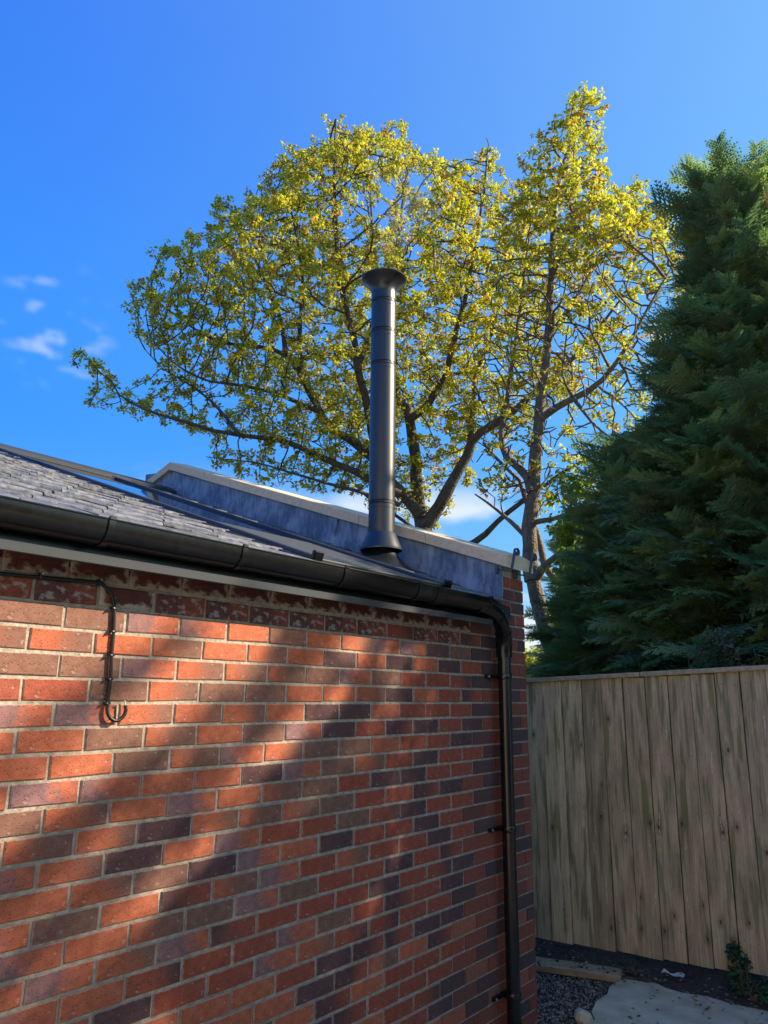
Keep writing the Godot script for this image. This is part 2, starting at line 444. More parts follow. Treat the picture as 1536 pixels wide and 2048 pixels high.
func board_face(sd: int) -> ImageTexture:
	var w := 84
	var h := 840
	var r := RandomNumberGenerator.new()
	r.seed = sd * 77 + 5
	var grain := noise(0.16, sd, FastNoiseLite.TYPE_SIMPLEX_SMOOTH, 3)
	var wide := noise(0.01, sd + 1, FastNoiseLite.TYPE_SIMPLEX_SMOOTH, 4)
	var fine := noise(0.5, sd + 2, FastNoiseLite.TYPE_SIMPLEX_SMOOTH, 2)
	var green := noise(0.02, sd + 3, FastNoiseLite.TYPE_SIMPLEX_SMOOTH, 4)
	var knots := []
	for i in r.randi_range(1, 4):
		knots.append([r.randf_range(8, w - 8), r.randf_range(20, h - 20), r.randf_range(3.0, 7.5)])
	var drips := []
	for i in r.randi_range(0, 4):
		drips.append([r.randf_range(12, w - 12), r.randf_range(90, h - 160), r.randf_range(16, 80)])
	var phase := r.randf_range(0, 50)
	var light := r.randf_range(0.66, 1.15)
	return paint(w, h, func(x, y):
		var bend := 0.0
		var dark := 0.0
		var halo := 0.0
		for k in knots:
			var dx: float = x - k[0]
			var dy: float = (y - k[1]) * 0.62
			var q: float = sqrt(dx * dx + dy * dy)
			if q < k[2] * 7.0:
				bend += signf(dx) * k[2] * 1.1 * exp(-q / (k[2] * 2.2))
				dark = maxf(dark, smoothstep(k[2], k[2] * 0.45, q))
				halo = maxf(halo, 0.55 * smoothstep(k[2] * 3.4, k[2] * 0.8, q + 4.0 * fine.get_noise_2d(x * 0.3, y * 0.1)))
		var g := grain.get_noise_2d((x - bend) * 1.5 + phase + 6.0 * wide.get_noise_2d(x * 0.6, y * 0.35), y * 0.018)
		var f := fine.get_noise_2d(x * 1.2, y * 0.06)
		var v := wide.get_noise_2d(x * 2.0, y * 0.5)
		var col := Color(0.64, 0.505, 0.300).lerp(Color(0.385, 0.290, 0.162), clampf(0.5 + 0.75 * g, 0.0, 1.0))
		col = col * light * (1.0 + 0.24 * f + 0.34 * v)
		var al := smoothstep(0.05, 0.42, green.get_noise_2d(x * 1.5, y * 0.16))
		col = col.lerp(Color(0.150, 0.150, 0.050), 0.70 * al)
		col = col.lerp(Color(0.13, 0.080, 0.045), halo * 0.8)
		col = col.lerp(Color(0.055, 0.033, 0.02), dark * 0.85)
		for k in drips:
			if y > k[1] and y < k[1] + k[2] and absf(x - k[0] - 2.0 * sin(y * 0.05)) < 1.3 + 1.0 * f and fine.get_noise_2d(x * 0.3, y * 0.12 + 40.0) > -0.12:
				col = Color(0.62, 0.58, 0.50)
		for ny in [40, 250, 420, 760]:
			for nx in [18, 66]:
				if Vector2(x - nx - 5.0 * sin(ny + sd), y - ny - 6.0 * sin(nx * 3.0 + sd)).length() < 1.5:
					col = Color(0.03, 0.025, 0.02)
		return Color(maxf(col.r, 0.01), maxf(col.g, 0.01), maxf(col.b, 0.01)))


func materials() -> void:
	var seeds := [11, 31, 52]
	var reliefs := seeds.map(func(k): return brick_relief(k))
	for key in BRICK:
		for i in 3:
			var sd: int = seeds[i]
			var m := textured("brick_%s%d" % [key, i], brick_face(key, sd), 0.82, 0.0, reliefs[i], 0.16)
			m.metallic_specular = 0.35
	textured("mortar", mottled(Color(0.235, 0.20, 0.155), Color(0.47, 0.415, 0.33), 0.03, 5), 0.95, 3.0, bumps(0.05, 6), 0.35)
	textured("mixed_bricks", mottled(Color(0.62, 0.62, 0.62), Color(1.0, 1.0, 1.0), 0.05, 16), 0.85, 3.0, bumps(0.12, 17), 0.2).vertex_color_use_as_albedo = true
	textured("plain_brickwork", mottled(Color(0.24, 0.07, 0.045), Color(0.36, 0.11, 0.06), 0.02, 15), 0.9, 1.0)
	for i in 3:
		var m := textured("slate_%d" % i, mottled(Color(0.030, 0.032, 0.038) * (0.8 + 0.2 * i), Color(0.205, 0.206, 0.222) * (0.8 + 0.2 * i), 0.03, 40 + i, 256, 6), 0.52, 2.1, bumps(0.028, 50 + i, 256, 6), 1.0)
		m.uv1_offset = Vector3(0.37, 0.11, 0.7) * i
		m.metallic_specular = 0.6
	var streak := noise(0.012, 71, FastNoiseLite.TYPE_SIMPLEX_SMOOTH, 5).get_seamless_image(512, 512)
	var spots := noise(0.006, 72, FastNoiseLite.TYPE_SIMPLEX_SMOOTH, 4).get_seamless_image(512, 512)
	var fibres := noise(0.05, 73, FastNoiseLite.TYPE_SIMPLEX_SMOOTH, 3).get_seamless_image(512, 512)
	var lead := textured("lead", paint(512, 512, func(x, y):
		var s := streak.get_pixel(x, (y / 6) % 512).r
		var p := spots.get_pixel(x, y).r
		var f := fibres.get_pixel(x, (y / 4) % 512).r
		var c := Color(0.105, 0.150, 0.215).lerp(Color(0.27, 0.335, 0.42), smoothstep(0.25, 0.75, 0.55 * p + 0.45 * f))
		return c.lerp(Color(0.42, 0.45, 0.46), 0.8 * smoothstep(0.62, 0.86, 0.55 * s + 0.45 * p))), 0.55, 0.9, bumps(0.03, 74), 0.3)
	lead.metallic = 0.25
	mat("lead_edge", lin(0.06, 0.075, 0.10), 0.5, 0.2)
	textured("stone", mottled(Color(0.60, 0.47, 0.30), Color(0.74, 0.60, 0.40), 0.05, 81, 256, 5), 0.9, 1.5, bumps(0.12, 82), 0.12)
	mat("stone_joint", lin(0.16, 0.14, 0.11), 0.95)
	var black := mat("black_plastic", lin(0.0055, 0.0065, 0.0085), 0.24)
	black.metallic_specular = 0.55
	var dusty := textured("dusty_plastic", mottled(Color(0.005, 0.0055, 0.0065), Color(0.012, 0.0125, 0.0135), 0.03, 91, 256, 6), 0.19, 3.0)
	dusty.metallic_specular = 0.45
	mat("anthracite", lin(0.040, 0.046, 0.054), 0.6).metallic_specular = 0.27
	mat("flue_enamel", lin(0.013, 0.015, 0.020), 0.36).metallic_specular = 0.62
	mat("flue_seam", lin(0.008, 0.009, 0.010), 0.55)
	mat("rubber", lin(0.008, 0.009, 0.011), 0.34)
	mat("cable_sheath", lin(0.008, 0.008, 0.009), 0.42)
	mat("bare_end", lin(0.62, 0.55, 0.42), 0.6)
	mat("nail_head", lin(0.55, 0.55, 0.56), 0.3, 0.9)
	mat("grey_metal", lin(0.14, 0.15, 0.15), 0.45, 0.3)
	mat("iron", lin(0.09, 0.095, 0.10), 0.5, 0.4)
	mat("window_frame", lin(0.030, 0.033, 0.038), 0.40)
	var glass := mat("glass", Color(0.05, 0.06, 0.07, 0.55), 0.03)
	glass.transparency = BaseMaterial3D.TRANSPARENCY_ALPHA
	glass.metallic_specular = 0.6
	textured("dusty_glass", mottled(Color(0.045, 0.050, 0.056), Color(0.12, 0.125, 0.13), 0.06, 93, 256, 6), 0.30, 2.0)
	mat("dark_inside", lin(0.02, 0.022, 0.025), 0.8)
	for i in 9:
		textured("board_%d" % i, board_face(100 + 13 * i), 0.86, 0.0)
	textured("old_wood", mottled(Color(0.26, 0.215, 0.120), Color(0.44, 0.37, 0.225), 0.03, 121, 256, 5), 0.9, 2.5, bumps(0.06, 122), 0.3)
	textured("timber", mottled(Color(0.26, 0.19, 0.10), Color(0.42, 0.31, 0.17), 0.02, 123, 256, 5), 0.9, 2.0, bumps(0.06, 124), 0.3)
	textured("concrete", mottled(Color(0.36, 0.29, 0.19), Color(0.60, 0.49, 0.33), 0.012, 125, 512, 6), 0.92, 0.7, bumps(0.06, 126), 0.35)
	textured("soil", mottled(Color(0.018, 0.014, 0.011), Color(0.060, 0.046, 0.034), 0.04, 127, 256, 5), 0.95, 2.2, bumps(0.05, 128), 1.6)
	textured("earth", mottled(Color(0.05, 0.055, 0.03), Color(0.10, 0.10, 0.055), 0.02, 129, 256, 5), 0.95, 0.4)
	var stones := mat("gravel", Color.WHITE, 0.85)
	stones.vertex_color_use_as_albedo = true
	var bark_im := noise(0.03, 131, FastNoiseLite.TYPE_SIMPLEX_SMOOTH, 5).get_seamless_image(256, 256)
	textured("bark", paint(256, 256, func(x, y): return Color(0.045, 0.035, 0.026).lerp(Color(0.17, 0.135, 0.095), bark_im.get_pixel(x, (y / 3) % 256).r)), 0.95, 1.6, bumps(0.06, 132), 2.0)
	textured("pale_bark", paint(256, 256, func(x, y): return Color(0.085, 0.065, 0.045).lerp(Color(0.26, 0.205, 0.150), bark_im.get_pixel(x, (y / 3) % 256).r)), 0.95, 1.6, bumps(0.06, 133), 2.0)
	for a in [["spring_leaf", Color(0.98, 1.0, 0.75), 0.5], ["needles", Color(0.85, 1.0, 0.6), 0.6], ["green_leaf", Color(0.8, 0.9, 0.5), 0.45]]:
		var m := mat(a[0], Color.WHITE, a[2])
		m.vertex_color_use_as_albedo = true
		m.backlight_enabled = true
		m.backlight = Color(a[1]).linear_to_srgb()
	mat("paper", lin(0.45, 0.45, 0.44), 0.85)
	mat("far_tiles", lin(0.26, 0.25, 0.25), 0.9)
	mat("far_wall", lin(0.55, 0.5, 0.42), 0.9)
	mat("render", lin(0.76, 0.69, 0.56), 0.9)


# ---------------------------------------------------------------- sky

func sky_image() -> Image:
	var w := 1536
	var h := 768
	var low := noise(3.2, 7, FastNoiseLite.TYPE_SIMPLEX_SMOOTH, 5)
	var wisp := noise(17.0, 21, FastNoiseLite.TYPE_SIMPLEX_SMOOTH, 5)
	var sun := SUN.normalized()
	var haze := [Vector3(0.4005, 0.4325, -0.8078), Vector3(0.4195, 0.4032, -0.8133)]
	var d := PackedFloat32Array()
	d.resize(w * h * 3)
	d.fill(0.11)
	var i := 0
	for y in h / 2 + 2:
		var e := (0.5 - (y + 0.5) / h) * PI
		var se := maxf(sin(e), 0.0)
		var ce := cos(e)
		var base := Color(0.010, 0.165, 0.98).lerp(Color(0.036, 0.330, 1.12), smoothstep(0.78, 0.28, se))
		base = base.lerp(Color(0.30, 0.66, 1.0), smoothstep(0.34, 0.02, se) * 0.85)
		for x in w:
			var a := TAU * ((x + 0.5) / w - 0.25)
			var v := Vector3(cos(a) * ce, se, sin(a) * ce)
			var k := pow(0.5 + 0.5 * v.dot(sun), 3.0)
			var c := base + Color(0.31, 0.54, 0.12) * k
			if se < 0.36 and se > 0.005:
				var q := Vector3(v.x, v.y * 3.2, v.z)
				var cover := smoothstep(-0.02, 0.30, low.get_noise_3dv(q) - 0.14 + 0.25 * smoothstep(0.25, 0.05, se)) * smoothstep(0.292, 0.225, se)
				c = c.lerp(Color(1.05, 1.10, 1.15), 0.85 * cover)
			for o in haze:
				var near: float = v.dot(o)
				if near > 0.9975:
					var cover := smoothstep(0.02, 0.5, wisp.get_noise_3dv(Vector3(v.x, v.y * 3.0, v.z))) * smoothstep(0.9975, 0.9995, near)
					c = c.lerp(Color(0.75, 0.90, 1.1), 0.34 * cover)
			d[i] = c.r
			d[i + 1] = c.g
			d[i + 2] = c.b
			i += 3
	return Image.create_from_data(w, h, false, Image.FORMAT_RGBF, d.to_byte_array())


func _ready() -> void:
	rng.seed = 4
	var cam := Camera3D.new()
	cam.name = "camera"
	cam.position = EYE
	cam.rotation = Vector3(0.2389, -0.9050, 0.0090)
	cam.fov = 67.83
	cam.near = 0.05
	cam.far = 900.0
	add_child(cam)
	var env := Environment.new()
	env.background_mode = Environment.BG_SKY
	var panorama := PanoramaSkyMaterial.new()
	panorama.panorama = ImageTexture.create_from_image(sky_image())
	env.sky = Sky.new()
	env.sky.sky_material = panorama
	env.background_energy_multiplier = 0.44
	env.tonemap_mode = Environment.TONE_MAPPER_LINEAR
	env.tonemap_exposure = EXPOSURE
	env.sdfgi_enabled = true
	env.ssao_enabled = true
	env.ssil_enabled = true
	env.volumetric_fog_enabled = true
	env.volumetric_fog_density = 0.0
	var around := WorldEnvironment.new()
	around.name = "environment"
	around.environment = env
	add_child(around)
	var sun := DirectionalLight3D.new()
	sun.name = "sun"
	sun.light_energy = 1.6
	sun.light_color = Color(1.0, 0.93, 0.82)
	sun.light_angular_distance = 0.53
	sun.shadow_enabled = true
	add_child(sun)
	sun.look_at_from_position(SUN * 20.0, Vector3.ZERO)
	materials()
	ground()
	building()
	rainwater()
	flue()
	roof_window()
	cable()
	scroll_brackets()
	fence()
	yard()
	big_trees()
	conifers()
	shrubs()
	far_house()
	added_hedge()
	added_house()


# ---------------------------------------------------------------- ground

func ground() -> void:
	var s := Shape.new()
	s.quad(Vector3(-300, 0, 300), Vector3(300, 0, 300), Vector3(300, 0, -300), Vector3(-300, 0, -300))
	setting("ground", s.mesh(), M.earth)
	var bed := Shape.new()                                # dark soil between the house and the fence, heaped against the boards
	var lumps := noise(2.3, 61)
	var nx := 26
	var nz := 60
	var at := func(i: int, k: int) -> Vector3:
		var x := 2.9 + 1.9 * i / nx
		var z := -2.2 + 5.6 * k / nz
		var heap := 0.075 * smoothstep(3.80, 4.10, x) * (1.0 + 0.8 * lumps.get_noise_2d(x * 1.5, z * 1.5))
		return Vector3(x, 0.006 + heap + 0.012 * (0.5 + 0.5 * lumps.get_noise_2d(x * 6.0, z * 6.0)), z)
	for i in nx:
		for k in nz:
			bed.quad(at.call(i, k + 1), at.call(i + 1, k + 1), at.call(i + 1, k), at.call(i, k))
	setting("soil_ground", bed.mesh(), M.soil)
	# a patch of grey gravel beside the corner of the building
	var stone := Shape.new()
	var ring := []
	for k in 6:
		ring.append(Vector3(cos(TAU * k / 6.0) * (0.8 + 0.3 * sin(k * 2.3)), 0.1 * sin(k * 1.7), sin(TAU * k / 6.0) * (0.9 + 0.2 * cos(k * 3.1))))
	for k in 6:
		stone.tri(ring[k], ring[(k + 1) % 6], Vector3(0.1, -0.6, 0))
		stone.tri(ring[(k + 1) % 6], ring[k], Vector3(-0.1, 0.65, 0.1))
	var places := []
	var tints := []
	for i in 9000:
		var p := Vector3(rng.randf_range(2.95, 3.98), 0.018 + rng.randf() * 0.012, rng.randf_range(-1.5, 0.22))
		var b := Basis(Vector3(rng.randf() - 0.5, rng.randf() - 0.5, rng.randf() - 0.5).normalized(), rng.randf() * TAU) * rng.randf_range(0.0035, 0.0105)
		places.append(Transform3D(b, p))
		var g := rng.randf_range(0.05, 0.26)
		tints.append(Color(g * 1.12, g * rng.randf_range(0.96, 1.02), g * rng.randf_range(0.80, 0.92)))
	var o := many(self, "gravel", stone.mesh(), M.gravel, places, tints)
	o.set_meta("kind", "stuff")
	describe(o, "loose grey gravel beside the corner of the brick building", "gravel")
	# the concrete slab of the yard, its near corner broken away
	var slab := Shape.new()
	var edge := [Vector2(4.01, 0.10), Vector2(3.88, 0.135), Vector2(3.74, 0.128), Vector2(3.62, 0.165), Vector2(3.47, 0.160), Vector2(3.30, 0.20), Vector2(3.21, 0.26), Vector2(3.13, 0.23), Vector2(2.9, 0.25), Vector2(0.4, 0.27), Vector2(-6.0, 0.3), Vector2(-6.0, 6.0), Vector2(3.97, 6.0), Vector2(4.02, 1.4), Vector2(3.98, 0.7), Vector2(4.02, 0.42)]
	var flat := PackedVector2Array(edge)
	var idx := Geometry2D.triangulate_polygon(flat)
	for i in range(0, idx.size(), 3):
		var a := flat[idx[i]]
		var b := flat[idx[i + 1]]
		var c := flat[idx[i + 2]]
		if (b - a).cross(c - a) > 0.0:
			var q := b
			b = c
			c = q
		slab.tri(Vector3(a.x, 0.045, a.y), Vector3(b.x, 0.045, b.y), Vector3(c.x, 0.045, c.y))
	for i in edge.size():
		var a: Vector2 = edge[i]
		var b: Vector2 = edge[(i + 1) % edge.size()]
		slab.quad(Vector3(a.x, -0.02, a.y), Vector3(b.x, -0.02, b.y), Vector3(b.x, 0.045, b.y), Vector3(a.x, 0.045, a.y))
	setting("pavement", slab.mesh(), M.concrete)


# ---------------------------------------------------------------- the building

const MODULE := 0.2185
const COURSE := 0.075
const CORNER := 3.03
# kinds of brick read course by course from the left; other courses are drawn at random
const ROWS := {
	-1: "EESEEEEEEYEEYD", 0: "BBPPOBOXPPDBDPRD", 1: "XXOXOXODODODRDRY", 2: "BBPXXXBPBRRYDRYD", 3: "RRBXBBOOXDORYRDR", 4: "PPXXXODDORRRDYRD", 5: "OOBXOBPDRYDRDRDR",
	6: "OOBXPXBDORRDYRDR", 7: "PPPOODPDXRDRRYDR", 8: "BXOPOXBRDDRRDYRD", 9: "OXXDYXXDRRYDRDRR", 10: "PXDOPRRDYDRRDRRD", 11: "OOYDDPODRRDRYRDR", 12: "PDOYXPRYRRDRDRRD", 13: "PPOYDPDRRDRYRRDR", 14: "OPYPYRRRDRYDRRDR", 15: "BPOYRRPDRYRDRDRR",
}


func brick_mesh(length: float, sd: int) -> ArrayMesh:
	var r := RandomNumberGenerator.new()
	r.seed = sd
	var s := Shape.new()
	var h := Vector2(length / 2.0, 0.0325)
	var c := 0.0028
	var d := 0.022
	var o := []                                          # outer corners, then the corners of the face
	var f := []
	for k in [Vector2(-1, -1), Vector2(1, -1), Vector2(1, 1), Vector2(-1, 1)]:
		var j := Vector2(r.randf_range(-0.0024, 0.0024), r.randf_range(-0.0018, 0.0018))
		o.append(k * h + j)
		f.append(k * (h - Vector2(c, c)) + j + Vector2(r.randf_range(-0.0008, 0.0008), r.randf_range(-0.0008, 0.0008)))
	var u := length / 0.2085
	var tex := func(p: Vector2) -> Vector2: return Vector2((p.x / length + 0.5) * u, 0.5 - p.y / 0.066)
	var z := r.randf_range(-0.0006, 0.0006)
	s.quad(Vector3(f[0].x, f[0].y, 0), Vector3(f[1].x, f[1].y, z), Vector3(f[2].x, f[2].y, 0), Vector3(f[3].x, f[3].y, -z), tex.call(f[0]), tex.call(f[1]), tex.call(f[2]), tex.call(f[3]))
	for i in 4:
		var k := (i + 1) % 4
		s.quad(Vector3(o[i].x, o[i].y, -c), Vector3(o[k].x, o[k].y, -c), Vector3(f[k].x, f[k].y, 0), Vector3(f[i].x, f[i].y, 0), tex.call(o[i]), tex.call(o[k]), tex.call(f[k]), tex.call(f[i]))
		s.quad(Vector3(o[i].x, o[i].y, -d), Vector3(o[k].x, o[k].y, -d), Vector3(o[k].x, o[k].y, -c), Vector3(o[i].x, o[i].y, -c), tex.call(o[i]), tex.call(o[k]), tex.call(o[k]), tex.call(o[i]))
	return s.mesh()


var brick_cache := {}


func one_brick(parent: Node3D, x0: float, x1: float, row: int, key: String) -> MeshInstance3D:
	var length := snappedf(x1 - x0 - 0.010, 0.002)
	var v := rng.randi_range(0, 3)
	var id := "%.3f_%d" % [length, v]
	if not brick_cache.has(id):
		brick_cache[id] = brick_mesh(length, v * 17 + 3)
	var y := G - (row + 0.5) * COURSE
	var turn := Basis.from_euler(Vector3(rng.randf_range(-0.010, 0.010), rng.randf_range(-0.006, 0.006), rng.randf_range(-0.004, 0.004)))
	return piece(parent, "brick", brick_cache[id], M["brick_%s%d" % [key, rng.randi_range(0, 2)]], Transform3D(turn, Vector3((x0 + x1) / 2.0 + rng.randf_range(-0.0015, 0.0015), y + rng.randf_range(-0.0012, 0.0012), rng.randf_range(-0.0012, 0.0012))))


func roof_at(z: float) -> float:
	return G + EAVE - PITCH * z


func gable(x0: float, x1: float, lift: float, foot: float, front: float) -> Shape:
	var s := Shape.new()
	var ridge := -3.35
	s.along_x([Vector2(-6.7 - front, foot), Vector2(-6.7 - front, roof_at(0.0) + lift), Vector2(ridge, roof_at(ridge) + lift), Vector2(front, roof_at(front) + lift), Vector2(front, foot)], x0, x1)
	return s


func building() -> void:
	var b := thing("brick_building", Vector3(0.0, 0.0, -3.35), "red brick outbuilding with slate roof, lead-clad parapet and pale stone coping", "building")
	# wall behind the bricks: the mortar, its face 5 mm back; the room behind it is closed
	var core := Shape.new()
	core.box(Transform3D(Basis(), Vector3((-3.2 + CORNER) / 2.0, (G + 0.12) / 2.0, -0.1555)), Vector3(CORNER + 3.2 - 0.008, G + 0.12, 0.3), 0.002)
	var wall := part(b, "front_wall", core.mesh(), M.mortar)
	var rows := range(-1, 28)
	var list := []
	for r in range(-2, 28):
		var shift: float = 0.0 if r % 2 == 0 else -MODULE / 2.0
		var words: String = ROWS.get(r, "")
		for k in range(-13, 15):
			var x0: float = k * MODULE + shift
			var x1: float = minf(x0 + MODULE, CORNER + 0.010)
			if x1 - x0 < 0.06:
				continue
			var key := ""
			var n := k + (1 if r % 2 == 0 else 1)
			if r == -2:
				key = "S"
			elif words and n >= 0 and n < words.length():
				key = words[n]
				if r >= 5 and n < 8 and (n + r) % 3 != 0:    # few dark bricks on the near, left side
					key = "B" if key == "D" else "X" if key == "Y" else key
			else:
				var pool := "OORBXPYDOR" if x0 < 0.9 else "RRRRDDYYXO"
				key = pool[rng.randi_range(0, 9)]
			list.append([x0, x1, r, key])
	# the bricks that show largest are parts of their own; the few hundred farther along, below or beside them are joined
	var eye := EYE
	var scored := []
	for a in list:
		var p := Vector3((a[0] + a[1]) / 2.0, G - (a[2] + 0.5) * COURSE, 0)
		var to := p - eye
		var ahead := to.dot(AHEAD)
		var seen: float = -1.0
		if ahead > 0.3:
			var sx := to.dot(ACROSS) / ahead
			var sy := to.y / ahead
			if sx > -0.54 and sy > -0.58:
				seen = (a[1] - a[0]) * absf(to.normalized().z) / to.length_squared()
		scored.append([seen, a])
	scored.sort_custom(func(p, q): return p[0] > q[0])
	var rest := Shape.new()
	var left := 0
	for i in scored.size():
		var a: Array = scored[i][1]
		if i < 330 and scored[i][0] > 0.0:
			one_brick(wall, a[0], a[1], a[2], a[3])
		else:
			var dull: Color = BRICK[a[3]][0].lerp(BRICK[a[3]][1], rng.randf())
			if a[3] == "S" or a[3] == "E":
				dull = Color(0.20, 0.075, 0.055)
			rest.box(Transform3D(Basis(), Vector3((a[0] + a[1]) / 2.0, G - (a[2] + 0.5) * COURSE, -0.012)), Vector3(a[1] - a[0] - 0.010, 0.065, 0.024))
			while rest.c.size() < rest.v.size():
				rest.c.append(dull)
			left += 1
	var others := part(wall, "bricks_beyond", rest.mesh(), M.mixed_bricks)
	others.set_meta("kind", "stuff")
	# end wall that stands up as a parapet, faced with bricks on the yard side
	var end := gable(2.775, CORNER - 0.004, 0.21, 0.0, -0.0065)
	var parapet := part(b, "parapet_wall", end.mesh(), M.mortar)
	for r in range(-6, -2):
		var cut := 2.865 if r % 2 == 0 else 2.925
		one_brick(parapet, 2.772, cut, r, "R" if r % 2 == 0 else "Y")
		one_brick(parapet, cut, CORNER + 0.010, r, ["R", "Y", "D", "R"][r + 6])
	var back := gable(-3.2, 2.77, -0.115, 0.0, -0.02)
	part(b, "house_body", back.mesh(), M.plain_brickwork)
	# roof: the boarding, then the slates one by one
	var deck := Shape.new()
	deck.along_x([Vector2(0.05, roof_at(0.05) - 0.10), Vector2(-3.35, roof_at(-3.35) - 0.10), Vector2(-6.75, roof_at(0.05) - 0.10), Vector2(-6.75, roof_at(0.05) - 0.03), Vector2(-3.35, roof_at(-3.35) - 0.03), Vector2(0.05, roof_at(0.05) - 0.03)], -3.2, 2.772)
	var roof := part(b, "roof", deck.mesh(), M.dark_inside)
	var slates := []
	for k in 6:
		slates.append(slate_mesh(0.245, k))
	var lie := atan(PITCH)
	var count := 0
	for c in 19:
		var along := 0.0 if c == 0 else c * 0.19
		var z := 0.085 - along * cos(lie)
		var y := roof_at(z)
		var off := 0.126 if c % 2 else 0.0
		for side in 2:
			var first: float = -0.98 if side == 0 else 2.10
			var last: float = 1.045 if side == 0 else 2.765
			for k in range(-1, 10):
				var x0 := maxf(first + k * 0.252 + off - (0.126 if side == 1 else 0.0), first)
				var x1 := minf(first + (k + 1) * 0.252 + off - (0.126 if side == 1 else 0.0), last)
				if x1 - x0 < 0.05 or (side == 0 and x1 < -0.75 + 0.105 * c):
					continue
				var m: ArrayMesh = slates[rng.randi_range(0, 5)]
				if x1 - x0 < 0.24:
					m = slate_mesh(x1 - x0 - 0.004, 30 + count % 5)
				var tilt := Basis.from_euler(Vector3(lie - 0.052 + rng.randf_range(-0.006, 0.006), rng.randf_range(-0.008, 0.008), rng.randf_range(-0.006, 0.006)))
				piece(roof, "slate", m, M["slate_%d" % rng.randi_range(0, 2)], Transform3D(tilt, Vector3((x0 + x1) / 2.0, y + rng.randf_range(0.0, 0.002), z)))
				count += 1
	var rear := Shape.new()                              # the slope that falls away behind the ridge
	rear.along_x([Vector2(-6.78, roof_at(0.08) - 0.028), Vector2(-6.78, roof_at(0.08)), Vector2(-3.36, roof_at(-3.36)), Vector2(-3.36, roof_at(-3.36) - 0.028)], -3.2, 2.77)
	part(b, "rear_slope", rear.mesh(), M.slate_1)
	var cap := Shape.new()
	var ry := roof_at(-3.35)
	cap.along_x([Vector2(-3.52, ry - 0.050), Vector2(-3.52, ry - 0.028), Vector2(-3.40, ry + 0.035), Vector2(-3.35, ry + 0.052), Vector2(-3.30, ry + 0.035), Vector2(-3.18, ry - 0.022), Vector2(-3.18, ry - 0.050)], -3.2, 2.70)
	part(b, "ridge_cap", cap.mesh(), M.anthracite)
	# lead: upright sheets on the parapet and an apron over the slates
	var flash := Shape.new()
	flash.along_x([Vector2(0.0, roof_at(0.0) + 0.004), Vector2(-3.40, roof_at(-3.40) + 0.004), Vector2(-3.40, roof_at(-3.40) + 0.066), Vector2(0.0, roof_at(0.0) + 0.066)].map(func(p): return p), 2.735, 2.772)
	var lead := part(b, "lead_flashing", flash.mesh(), M.lead)
	var cuts := [0.004, -1.315, -2.62, -3.345]
	for i in 3:
		var s := Shape.new()
		var z0: float = cuts[i]
		var z1: float = cuts[i + 1] - 0.02
		var lap := 0.009 * (i % 2)
		var skew := 0.05 if i > 0 else 0.0
		s.along_x([Vector2(z1 - 0.05, roof_at(z1) + 0.045), Vector2(z1, roof_at(z1) + 0.205), Vector2(z0, roof_at(z0) + 0.205), Vector2(z0 - skew, roof_at(z0) + 0.045)], 2.758 - lap, 2.776)
		part(lead, "lead_sheet", s.mesh(), M.lead)
	var far_sheet := Shape.new()
	far_sheet.along_x([Vector2(-3.75, 2 * roof_at(-3.35) - roof_at(-2.95) + 0.02), Vector2(-3.75, 2 * roof_at(-3.35) - roof_at(-2.95) - PITCH * 0.0 + 0.10), Vector2(-3.35, roof_at(-3.35) + 0.205), Vector2(-3.36, roof_at(-3.36) + 0.04)], 2.756, 2.776)
	part(lead, "lead_sheet", far_sheet.mesh(), M.lead)
	# coping stones down the slope, a kneeler at the foot and the far slope behind the ridge
	var joints := [0.055, -0.53, -1.10, -1.68, -2.26, -2.84, -3.35]
	for i in 6:
		part(b, "coping_stone", coping(joints[i] - 0.002, joints[i + 1] + 0.002, false), M.stone)
	for i in 3:
		part(b, "coping_stone", coping(-3.354 - 0.62 * i, -3.97 - 0.62 * i, true), M.stone)
	# fascia board and the grey trim below the gutter
	var board := Shape.new()
	board.box(Transform3D(Basis(), Vector3((-3.2 + 2.50) / 2.0, G + 0.205, 0.052)), Vector3(5.7, 0.13, 0.098), 0.002)
	part(b, "fascia", board.mesh(), M.black_plastic)
	var trim := Shape.new()
	trim.along_x([Vector2(0.002, G + 0.1365), Vector2(0.002, G + 0.1405), Vector2(0.156, G + 0.1405), Vector2(0.1600, G + 0.1375), Vector2(0.160, G + 0.1120), Vector2(0.158, G + 0.110), Vector2(0.152, G + 0.110), Vector2(0.152, G + 0.1365)], -3.2, 2.37)
	part(b, "soffit_trim", trim.mesh(), M.anthracite)


# a slate lying flat from its lower edge (z = 0) backwards, the lower edge chipped
func slate_mesh(width: float, sd: int) -> ArrayMesh:
	var r := RandomNumberGenerator.new()
	r.seed = sd * 31 + 9
	var s := Shape.new()
	var n := 6
	var th := 0.011
	var low := []
	for i in n + 1:
		low.append(Vector3(width * (float(i) / n - 0.5), r.randf_range(-0.002, 0.003), r.randf_range(-0.010, 0.003)))
	for i in n:
		var a: Vector3 = low[i]
		var b: Vector3 = low[i + 1]
		var up := Vector3(0, th * 0.55, 0)
		var step := Vector3(0, th * 0.45, -0.008)
		var far_a := Vector3(a.x, th, -0.30)
		var far_b := Vector3(b.x, th, -0.30)
		s.quad(a, b, b + up, a + up)
		s.quad(a + up, b + up, b + up + step, a + up + step)
		s.quad(a + up + step, b + up + step, far_b, far_a)
		s.quad(b, a, Vector3(a.x, 0, -0.30), Vector3(b.x, 0, -0.30))
	for e in [0, n]:
		var a: Vector3 = low[e]
		s.quad(a, a + Vector3(0, th, -0.006), Vector3(a.x, th, -0.30), Vector3(a.x, 0, -0.30))
	return s.mesh()


